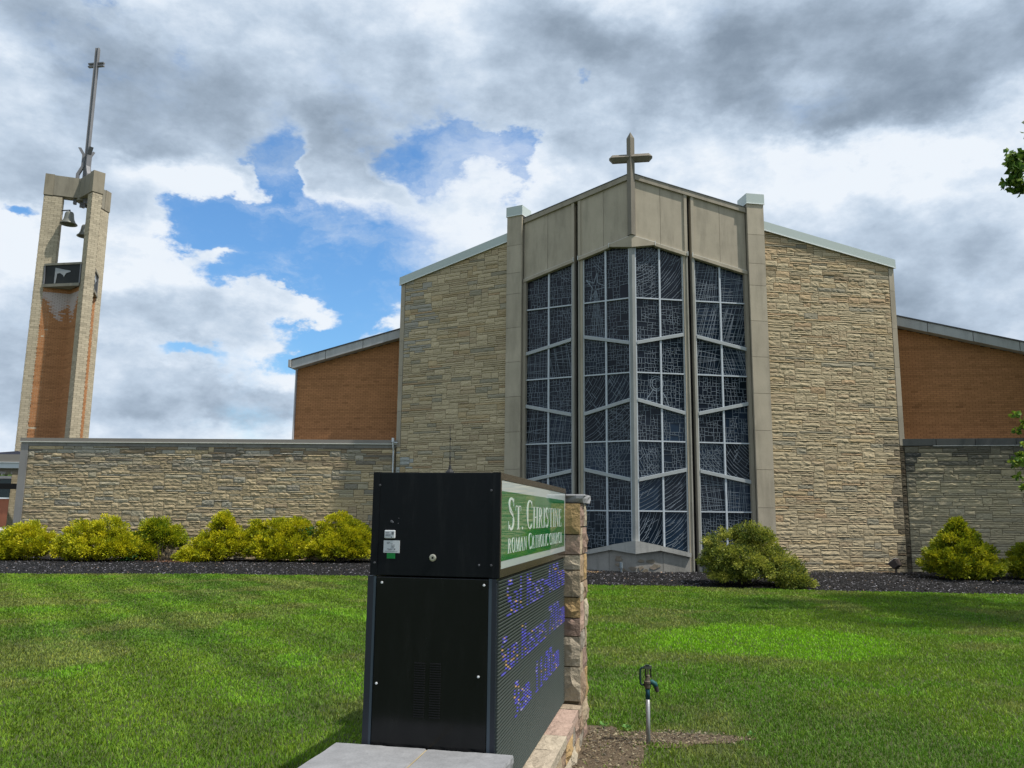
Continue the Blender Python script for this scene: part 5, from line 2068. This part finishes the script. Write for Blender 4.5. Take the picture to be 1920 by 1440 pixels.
Fc = (i5[:, :, None] + np.array([[0, 1, 4], [1, 2, 4], [2, 3, 4], [3, 0, 4]])[None]).reshape(-1, 3)
pal = np.array([[0.26, 0.20, 0.12], [0.16, 0.12, 0.075], [0.06, 0.045, 0.03], [0.38, 0.32, 0.21], [0.15, 0.13, 0.10]])
Cc = np.repeat(pal[nr.integers(0, 5, N)] * nr.uniform(0.7, 1.1, (N, 1)), 5, axis=0)
fast_mesh('soil_debris', 'soil', V, Fc, Cc, kind='stuff')

# ------------------------------------------------------------------ grass blades


def grass_color(x, y, n):
    """colour of the turf by place: dry patches, wheel marks, a reseeded bright patch"""
    big = fbm(x * 0.33 + 3, y * 0.33 + 9, 21, 4)
    mid = fbm(x * 1.2, y * 1.2, 33, 4)
    sm = fbm(x * 4.5, y * 4.5, 41, 3)
    base = np.stack([0.150 + 0 * x, 0.262 + 0 * x, 0.020 + 0 * x], 1)
    lush = np.array([0.128, 0.285, 0.014])
    dark = np.array([0.078, 0.175, 0.018])
    dry = np.array([0.22, 0.235, 0.070])
    t = np.clip((mid - 0.52) * 5, 0, 1)[:, None]
    base = base * (1 - t) + lush * t
    t = np.clip((0.47 - big) * 5.0, 0, 1)[:, None] * 0.75
    base = base * (1 - t) + dark * t
    dn = fbm(x * 0.75 + 40, y * 0.75, 55, 5)
    left = np.clip((-x - 0.5) / 5.0, 0, 1) * 0.085
    near = np.clip((9.5 - y) / 5.0, 0, 1) * 0.05
    t = np.clip((dn + left + near - 0.575) * 5.5, 0, 0.62)[:, None]
    base = base * (1 - t) + dry * t
    # mower and wheel lines running diagonally over the left half
    for (xa, ya, xb, yb, wd, am) in ((-10.2, 20.5, -1.6, 7.6, 0.22, 0.62), (-7.0, 19.5, -0.6, 8.8, 0.25, 0.40), (-9.2, 12.8, -4.4, 7.4, 0.24, 0.50), (-12.5, 21.5, -5.0, 14.0, 0.3, 0.3), (4.0, 11.0, 11.5, 9.3, 0.35, 0.35), (1.2, 17.5, 12, 15.0, 0.4, 0.35)):
        px, py = xb - xa, yb - ya
        LL = math.hypot(px, py)
        tt = np.clip(((x - xa) * px + (y - ya) * py) / LL ** 2, 0, 1)
        ds = np.hypot(x - xa - tt * px + 0.5 * (mid - 0.5), y - ya - tt * py + 0.6 * (sm - 0.5))
        t = (np.exp(-(ds / wd) ** 2) * am)[:, None]
        base = base * (1 - t) + dark * t
    # reseeded patch
    k = ((x - 3.85) / 1.75) ** 2 + ((y - 12.3) / 1.75) ** 2
    t = np.clip((1.25 - k + (mid - 0.5) * 0.9) * 2.2, 0, 1)[:, None] * 0.85
    base = base * (1 - t) + np.array([0.185, 0.42, 0.010]) * t
    for (qx, qy, rx, ry, am) in ((-1.9, 14.8, 2.2, 1.2, 0.35), (-2.0, 8.6, 1.6, 0.7, 0.4), (-6.6, 16.2, 0.8, 0.5, 0.5), (1.4, 8.9, 0.6, 0.4, 0.4)):
        k = ((x - qx) / rx) ** 2 + ((y - qy) / ry) ** 2
        t = np.clip((1.2 - k + (sm - 0.5)) * 1.5, 0, 1)[:, None] * am
        base = base * (1 - t) + np.array([0.140, 0.32, 0.014]) * t
    base = base * (0.82 + 0.48 * sm)[:, None] * np.array([1.06, 1.04, 1.0])
    # mowing passes: faint alternate bands running away to the upper left
    ph = (x * 0.835 + y * 0.55 + 0.25 * mid) * 2 * np.pi / 1.15
    st = np.tanh(np.sin(ph) * 2.5) * np.clip((1.5 - x) / 4.0, 0.15, 1)
    base = base * (1 + 0.15 * st)[:, None]
    return base


NB = 720000
D0_, D1_ = 3.4, 24.6
uq = nr.random(NB)
e_ = 0.45                                                    # more blades close by, fewer and wider ones far off
y = (D0_ ** e_ + uq * (D1_ ** e_ - D0_ ** e_)) ** (1 / e_)
x = nr.uniform(-1, 1, NB) * (y * 0.80 + 1.2)
kp = y < edge_y(x) + 0.05
s, dq = sign_local(x, y)
kp &= ~((s > -0.86) & (s < 0.15) & (dq > -0.48) & (dq < 3.02))
sm_ = soil_mask(x, y)
kp &= nr.random(NB) > sm_ * 0.975
x, y = x[kp], y[kp]
NB = len(x)
col = grass_color(x, y, NB)
r1 = nr.random(NB)
col *= nr.uniform(0.78, 1.22, (NB, 1))
straw = r1 > 0.96
col[straw] = col[straw] * 0.4 + np.array([0.25, 0.235, 0.10]) * 0.6
yl = (r1 < 0.12)
col[yl] = col[yl] * np.array([1.35, 1.15, 0.8])
near_h = 0.022 + 0.013 * fbm(x * 2, y * 2, 61)
hgt = near_h * nr.uniform(0.55, 1.35, NB) * (1 + 0.012 * y)
wdt = 0.0020 * (1 + 0.28 * (y - 3.4)) * nr.uniform(0.7, 1.4, NB)
ang = nr.uniform(0, 2 * np.pi, NB)
lean_a = nr.uniform(0, 2 * np.pi, NB)
lean = nr.uniform(0.15, 0.95, NB)
sx, sy = np.cos(ang) * wdt, np.sin(ang) * wdt
lxn, lyn = np.cos(lean_a) * lean * hgt, np.sin(lean_a) * lean * hgt
Z0 = np.zeros(NB) - 0.002
V = np.stack([np.stack([x - sx, y - sy, Z0], 1), np.stack([x + sx, y + sy, Z0], 1),
              np.stack([x + sx * 0.8 + lxn * 0.35, y + sy * 0.8 + lyn * 0.35, hgt * 0.6], 1), np.stack([x - sx * 0.8 + lxn * 0.35, y - sy * 0.8 + lyn * 0.35, hgt * 0.6], 1),
              np.stack([x + lxn, y + lyn, hgt * (1.05 - 0.25 * lean)], 1)], 1).reshape(-1, 3)
i5 = (np.arange(NB) * 5)[:, None]
Fc = (i5[:, :, None] + np.array([[0, 1, 2], [0, 2, 3], [3, 2, 4]])[None]).reshape(-1, 3)
fast_mesh('grass', 'grass', V, Fc, np.repeat(col, 5, axis=0), kind='stuff')

# ------------------------------------------------------------------ leaves for shrubs and trees


def leaf_mesh(name, pts, dirs, size, cols, parent, width=0.42, kind=None):
    """one small folded leaf per point; dirs are growth directions"""
    n = len(pts)
    rnd = nr.normal(size=(n, 3))
    dirs = dirs / np.linalg.norm(dirs, axis=1, keepdims=True)
    side = np.cross(dirs, rnd)
    side /= np.linalg.norm(side, axis=1, keepdims=True) + 1e-9
    nrm = np.cross(side, dirs)
    L = size[:, None]
    mid = pts + dirs * L * 0.5 + nrm * L * 0.10
    V = np.stack([pts, mid + side * L * width * 0.5, pts + dirs * L, mid - side * L * width * 0.5], 1).reshape(-1, 3)
    i4 = (np.arange(n) * 4)[:, None]
    Fc = (i4[:, :, None] + np.array([[0, 1, 2], [0, 2, 3]])[None]).reshape(-1, 3)
    return fast_mesh(name, 'leaf', V, Fc, np.repeat(cols, 4, axis=0), kind=kind, parent=parent)


def shrub(x, y, lobes, n, label, pal, wts, group='golden shrubs along the walls', size=(0.05, 0.10), droop=0.0, name='golden_shrub', cat='shrub', zb=0.06, sc_=1.0):
    t = thing(name, label, cat, (x, y, 0), group)
    lobes = [(q[0] * sc_, q[1], q[2], q[3] * sc_, q[4], q[5]) for q in lobes]
    lb = np.array(lobes, dtype=float)                         # dx, dy, z, rx, ry, rz
    n = int(n * 2.3)
    # break every lobe into tufts so that the outline is uneven and has hollows
    tufts = []
    for q in lb:
        k = int(30 + 135 * q[3] * q[5])
        for i in range(k):
            v = nr.normal(size=3)
            v /= np.linalg.norm(v)
            if v[2] < -0.35:
                v[2] *= 0.55
            rr_ = nr.uniform(0.62, 1.0) if nr.random() < 0.7 else nr.uniform(0.98, 1.12)
            tufts.append([q[0] + v[0] * q[3] * rr_, q[1] + v[1] * q[4] * rr_, q[2] + v[2] * q[5] * rr_, nr.uniform(0.09, 0.19), nr.uniform(0, 1), v[0], v[1], v[2]])
    tufts = np.array(tufts)
    tufts = tufts[(tufts[:, 2] > 0.02)]
    ti = nr.integers(0, len(tufts), n)
    T = tufts[ti]
    v = nr.normal(size=(n, 3))
    v /= np.linalg.norm(v, axis=1, keepdims=True)
    rr_ = nr.random(n) ** 0.45
    P = T[:, :3] + v * T[:, 3:4] * rr_[:, None] * np.array([1.15, 1.15, 0.85])
    kp = P[:, 2] > 0.0
    P, T, v = P[kp], T[kp], v[kp]
    m_ = len(P)
    dirs = v * 0.75 + T[:, 5:8] * 0.9 + np.array([0, 0, 0.35 - droop]) + nr.normal(size=(m_, 3)) * 0.35
    pal = np.array(pal)
    pick = (T[:, 4] * 0.55 + nr.random(m_) * 0.45)
    cum = np.cumsum(wts) / np.sum(wts)
    ci = np.searchsorted(cum, pick).clip(0, len(pal) - 1)
    cols = pal[ci] * nr.uniform(0.78, 1.20, (m_, 1))
    P = P + np.array([x, y, zb])
    leaf_mesh('foliage', P, dirs, nr.uniform(size[0], size[1], m_), cols, t, width=0.5)
    # woody core
    mb = MB()
    q = random.Random(int(abs(x) * 100))
    for i in range(14):
        lo_ = lb[q.randrange(len(lb))]
        e = Vector((x + lo_[0] + q.uniform(-0.5, 0.5) * lo_[3], y + lo_[1] + q.uniform(-0.5, 0.5) * lo_[4], lo_[2] + lo_[5] * q.uniform(0.1, 0.7) + zb))
        b_ = Vector((x + q.uniform(-0.12, 0.12), y + q.uniform(-0.12, 0.12), 0.0))
        mid = (b_ + e) / 2 + Vector((q.uniform(-0.1, 0.1), q.uniform(-0.1, 0.1), 0.08))
        mb.tube([b_, mid, e], [0.022, 0.014, 0.005], 5, (0.10, 0.06, 0.04))
    mb.build('branches', 'bark', t)
    return t


GOLD = [(0.06, 0.11, 0.012), (0.26, 0.305, 0.012), (0.49, 0.49, 0.014), (0.66, 0.60, 0.020), (0.74, 0.62, 0.035)]
GW_ = [0.10, 0.22, 0.34, 0.24, 0.10]
shrub(-16.75, 28.3, [(0, 0, 0.45, 1.15, 0.75, 0.50), (0.25, 0.1, 0.85, 0.75, 0.55, 0.42), (-0.9, 0.2, 0.4, 0.7, 0.6, 0.45), (0.75, -0.2, 0.55, 0.6, 0.5, 0.42), (-0.2, -0.35, 0.4, 0.8, 0.45, 0.38)], 15000, 'wide golden shrub at the left end of the wall, beside the canopy', GOLD, GW_)
shrub(-13.95, 28.15, [(0, 0, 0.5, 1.25, 0.75, 0.55), (0.25, 0.1, 1.05, 0.55, 0.5, 0.45), (-0.55, 0.1, 0.85, 0.6, 0.5, 0.42), (0.8, -0.1, 0.5, 0.55, 0.5, 0.42), (-0.9, -0.1, 0.4, 0.5, 0.5, 0.4), (0.1, -0.4, 0.45, 0.9, 0.4, 0.4)], 17000, 'tall bright golden shrub second from the left before the long wall', GOLD, GW_)
shrub(-12.25, 28.9, [(0.0, 0.1, 0.95, 0.62, 0.5, 0.42), (-0.55, 0, 0.5, 0.55, 0.5, 0.42), (0.45, 0.1, 0.75, 0.42, 0.4, 0.36), (-0.15, 0.0, 1.18, 0.28, 0.3, 0.26), (-0.3, -0.3, 0.32, 0.5, 0.3, 0.26)], 11000, 'greener golden shrub with a bare brown hollow at its foot, left of the wall floodlight', [(0.05, 0.13, 0.014), (0.20, 0.28, 0.012), (0.36, 0.40, 0.014), (0.50, 0.48, 0.018), (0.58, 0.50, 0.03)], [0.16, 0.25, 0.27, 0.22, 0.10])
shrub(-10.05, 28.95, [(0, 0, 0.50, 1.0, 0.7, 0.50), (0.05, 0.1, 1.05, 0.48, 0.45, 0.42), (0.0, 0.1, 1.42, 0.24, 0.24, 0.24), (-0.45, -0.35, 0.35, 0.65, 0.45, 0.36), (0.55, 0.0, 0.7, 0.5, 0.5, 0.4), (-0.9, -0.5, 0.16, 0.4, 0.3, 0.20)], 14000, 'pointed golden shrub with a low skirt, right of the wall floodlight', GOLD, GW_)
shrub(-8.05, 29.0, [(0, 0, 0.50, 1.30, 0.7, 0.52), (-0.15, 0.1, 1.0, 0.7, 0.5, 0.42), (0.55, 0.1, 1.1, 0.4, 0.4, 0.42), (-0.85, 0.1, 1.05, 0.22, 0.25, 0.34), (0.2, -0.35, 0.45, 1.1, 0.4, 0.4)], 16000, 'broad golden shrub in the middle of the right-hand trio before the long wall', GOLD, GW_)
shrub(-5.95, 29.0, [(0, 0, 0.55, 1.20, 0.7, 0.55), (-0.1, 0.1, 1.15, 0.68, 0.5, 0.50), (0.55, 0.0, 0.95, 0.5, 0.5, 0.45), (0, -0.3, 0.5, 1.0, 0.45, 0.42)], 15000, 'full golden shrub nearest the church, partly behind the sign', GOLD, GW_)
JUN = [(0.045, 0.080, 0.016), (0.15, 0.19, 0.030), (0.30, 0.33, 0.045), (0.47, 0.46, 0.065), (0.58, 0.54, 0.12)]
shrub(6.22, 21.95, [(-0.55, 0.1, 0.98, 0.62, 0.6, 0.34), (0.20, 0.2, 1.28, 0.46, 0.45, 0.24), (0.45, 0.1, 1.0, 0.55, 0.5, 0.34), (-0.85, 0.0, 0.62, 0.52, 0.6, 0.30), (-0.35, -0.3, 0.62, 0.8, 0.55, 0.30), (0.75, 0.0, 0.55, 0.65, 0.6, 0.32),
                    (0.3, -0.5, 0.38, 0.9, 0.5, 0.26), (1.15, -0.2, 0.30, 0.50, 0.5, 0.26), (-0.6, -0.2, 0.30, 0.6, 0.5, 0.22), (1.2, -0.75, 0.10, 0.45, 0.25, 0.13)], 26000, 'large layered olive green juniper with drooping tips, hiding the right pier foot', JUN, [0.22, 0.24, 0.24, 0.20, 0.10], size=(0.035, 0.075), droop=0.45, sc_=0.84, name='juniper_shrub', group='darker shrubs on the right')
LG = [(0.07, 0.12, 0.012), (0.19, 0.24, 0.012), (0.35, 0.37, 0.014), (0.50, 0.47, 0.02), (0.58, 0.50, 0.03)]
shrub(13.10, 24.15, [(0, 0, 0.45, 1.22, 0.8, 0.46), (0, 0.05, 0.90, 0.78, 0.6, 0.40), (0.0, 0.1, 1.25, 0.40, 0.35, 0.32), (-0.02, 0.1, 1.50, 0.13, 0.13, 0.20), (0.5, 0, 0.62, 0.6, 0.5, 0.36), (-0.55, 0, 0.6, 0.6, 0.5, 0.36), (0, -0.4, 0.35, 1.0, 0.4, 0.32)], 19000, 'cone shaped golden shrub with one tall tuft before the short dark wall', LG, [0.16, 0.27, 0.30, 0.20, 0.07], sc_=0.86, group='golden shrubs along the walls')
shrub(15.35, 24.3, [(0, 0, 0.40, 0.85, 0.7, 0.42), (0.1, 0, 0.72, 0.55, 0.5, 0.34)], 9000, 'golden shrub at the right edge of the picture, only its left side showing', LG, [0.18, 0.28, 0.30, 0.18, 0.06], group='golden shrubs along the walls')

# dead stems and litter in the hollow of the greener shrub
q = random.Random(8)
dead = thing('dead_twigs', 'clump of bare reddish brown dead twigs in the hollow below the greener shrub', 'dead twigs', (-11.75, 28.55, 0))
mb = MB()
for i in range(70):
    b_ = Vector((-11.78 + q.gauss(0, 0.14), 28.5 + q.gauss(0, 0.1), 0.06))
    e = b_ + Vector((q.gauss(0, 0.16), q.gauss(0, 0.12), q.uniform(0.15, 0.75)))
    mb.tube([b_, (b_ + e) / 2 + Vector((q.gauss(0, 0.03), 0, 0)), e], [0.008, 0.006, 0.002], 4, jit((0.17, 0.075, 0.045), 0.3, q))
mb.build('twigs', 'bark', dead)
nd = 700
P = np.stack([nr.normal(-11.5, 0.35, nd), nr.normal(28.3, 0.28, nd), nr.uniform(0.09, 0.14, nd)], 1)
leaf_mesh('dead_leaves', P, nr.normal(size=(nd, 3)) * np.array([1, 1, 0.4]), nr.uniform(0.03, 0.07, nd), np.array([[0.26, 0.13, 0.07]]) * nr.uniform(0.5, 1.5, (nd, 1)), dead)
o = leaf_mesh('fallen_leaves', np.stack([nr.normal(2.35, 0.20, 160), nr.normal(25.2, 0.12, 160), nr.uniform(0.10, 0.13, 160)], 1), nr.normal(size=(160, 3)) * np.array([1, 1, 0.3]), nr.uniform(0.04, 0.08, 160), np.array([[0.42, 0.27, 0.14]]) * nr.uniform(0.6, 1.2, (160, 1)), None, kind='stuff')
# dark green sprouts between the golden shrubs
for (sx_, sy_, sz_, lab) in ((-7.0, 29.0, 1.25, 'dark green weed growing up between the two right-hand golden shrubs'), (-12.9, 28.0, 0.45, 'low dark green weed at the foot of the golden shrubs on the left')):
    wd_ = thing('weed', lab, 'weed', (sx_, sy_, 0))
    n_ = 500
    P = np.stack([nr.normal(sx_, 0.15, n_), nr.normal(sy_, 0.12, n_), sz_ * nr.random(n_) ** 0.6 + 0.05], 1)
    leaf_mesh('leaves', P, nr.normal(size=(n_, 3)) + np.array([0, 0, 0.3]), nr.uniform(0.07, 0.14, n_), np.array([[0.03, 0.12, 0.02]]) * nr.uniform(0.6, 1.6, (n_, 1)), wd_, width=0.35)
    mb = MB()
    for i in range(6):
        mb.tube([(sx_ + q.uniform(-.05, .05), sy_, 0), (sx_ + q.uniform(-.15, .15), sy_ + q.uniform(-.1, .1), sz_ * q.uniform(0.7, 1.0))], [0.01, 0.004], 5, (0.05, 0.08, 0.03))
    mb.build('stems', 'bark', wd_)
# seedlings in the soil patch
for (sx_, sy_, lab) in ((0.98, 7.10, 'small pale green seedling at the back edge of the bare soil'), (1.95, 6.92, 'small green seedling right of the bare soil patch'), (0.80, 7.16, 'tiny seedling close to the rear pillar')):
    wd_ = thing('seedling', lab, 'seedling', (sx_, sy_, 0))
    n_ = 14
    P = np.stack([nr.normal(sx_, 0.012, n_), nr.normal(sy_, 0.012, n_), nr.uniform(0.03, 0.055, n_)], 1)
    leaf_mesh('leaves', P, nr.normal(size=(n_, 3)) * np.array([1, 1, 0.4]) + np.array([0, 0, 0.2]), nr.uniform(0.02, 0.035, n_), np.array([[0.13, 0.30, 0.06]]) * nr.uniform(0.8, 1.3, (n_, 1)), wd_, width=0.8)

# ------------------------------------------------------------------ trees


def tree(x, y, h, crown, extra, n, label, pal, name='maple_tree', size=(0.09, 0.16), trunk_r=0.2, per=None):
    t = thing(name, label, 'tree', (x, y, 0))
    q = random.Random(int(x * 31 + y))
    cl = []
    cx, cy, cz, rx, ry, rz = crown
    kcl = per or 110
    for i in range(kcl):
        v = nr.normal(size=3)
        v /= np.linalg.norm(v)
        rr_ = nr.uniform(0.45, 1.0)
        cl.append((cx + v[0] * rx * rr_, cy + v[1] * ry * rr_, cz + v[2] * rz * rr_, nr.uniform(0.35, 0.7)))
    for c in extra:
        for i in range(int(c[4])):
            v = nr.normal(size=3) * c[3] * 0.85
            cl.append((c[0] + v[0], c[1] + v[1], c[2] + v[2], c[3] * 0.55))
    cl = np.array(cl)
    wgt = cl[:, 3] ** 2
    wgt[kcl:] = 0.022
    ti = nr.choice(len(cl), n, p=wgt / wgt.sum())
    v = nr.normal(size=(n, 3))
    v /= np.linalg.norm(v, axis=1, keepdims=True)
    P = cl[ti, :3] + v * cl[ti, 3:4] * (nr.random((n, 1)) ** 0.5) * np.array([1.2, 1.2, 0.75])
    pal = np.array(pal)
    cols = pal[nr.integers(0, len(pal), n)] * nr.uniform(0.75, 1.2, (n, 1))
    leaf_mesh('crown', P, nr.normal(size=(n, 3)) + np.array([0, 0, -0.2]), nr.uniform(size[0], size[1], n), cols, t, width=0.8)
    mb = MB()
    top = Vector((cx, cy, cz + rz * 0.3))
    mb.tube([(x, y, -0.1), (x + 0.02, y, cz * 0.35), (x * 0.4 + cx * 0.6, y * 0.4 + cy * 0.6, cz * 0.8), tuple(top)], [trunk_r * 1.25, trunk_r, trunk_r * 0.6, trunk_r * 0.15], 10)
    mb.build('trunk', 'bark', t)
    mb = MB()
    for i in range(0, kcl, 3):
        c = cl[i]
        s = Vector((x, y, 0)).lerp(Vector((cx, cy, 0)), 0.6)
        b_ = Vector((s.x, s.y, min(c[2] - 0.3, cz) * q.uniform(0.6, 0.9)))
        e = Vector(c[:3])
        mid = b_.lerp(e, 0.5) + Vector((0, 0, q.uniform(0.0, 0.4)))
        mb.tube([b_, mid, e], [trunk_r * 0.3, trunk_r * 0.16, 0.012], 5)
    for c in extra:
        e = Vector(c[:3])
        b_ = Vector((cx - rx * 0.4, cy, cz if c[2] > cz else min(cz, c[2] + 2.2)))
        mb.tube([b_, b_.lerp(e, 0.6) + Vector((0, 0, 0.25)), e], [0.05, 0.03, 0.008], 5)
    mb.build('limbs', 'bark', t)
    return t


MAP = [(0.055, 0.125, 0.022), (0.085, 0.175, 0.026), (0.12, 0.21, 0.03), (0.17, 0.25, 0.03)]
tree(14.2, 15.0, 12, (14.3, 15.0, 8.9, 3.7, 3.6, 3.0), [(9.80, 15.0, 8.86, 0.10, 6), (9.70, 15.0, 8.60, 0.13, 9), (9.68, 15.0, 8.36, 0.13, 8), (9.85, 15.0, 8.10, 0.06, 3)], 26000, 'maple outside the right edge, one leafy twig reaching into the sky', MAP)
tree(20.6, 23.6, 11, (20.3, 23.8, 7.8, 4.0, 3.4, 3.3), [(14.08, 22.5, 3.60, 0.24, 7), (14.00, 22.5, 3.15, 0.20, 6), (14.20, 22.5, 4.45, 0.16, 5), (14.25, 22.5, 2.30, 0.2, 5)], 30000, 'maple outside the right edge with bright low leaves before the short dark wall', [(0.07, 0.15, 0.022), (0.12, 0.22, 0.026), (0.19, 0.29, 0.03), (0.26, 0.33, 0.03)])
tree(-68.5, 112, 7, (-68.5, 112, 4.2, 4.6, 4.0, 2.7), [], 9000, 'distant round green tree seen under the canopy', MAP, name='distant_tree', size=(0.3, 0.5), per=60)
tree(-60.0, 116, 7, (-60.5, 116, 4.0, 4.0, 4.0, 2.4), [], 7000, 'distant green tree behind the brick building, right of the round one', MAP, name='distant_tree', size=(0.3, 0.5), per=50)
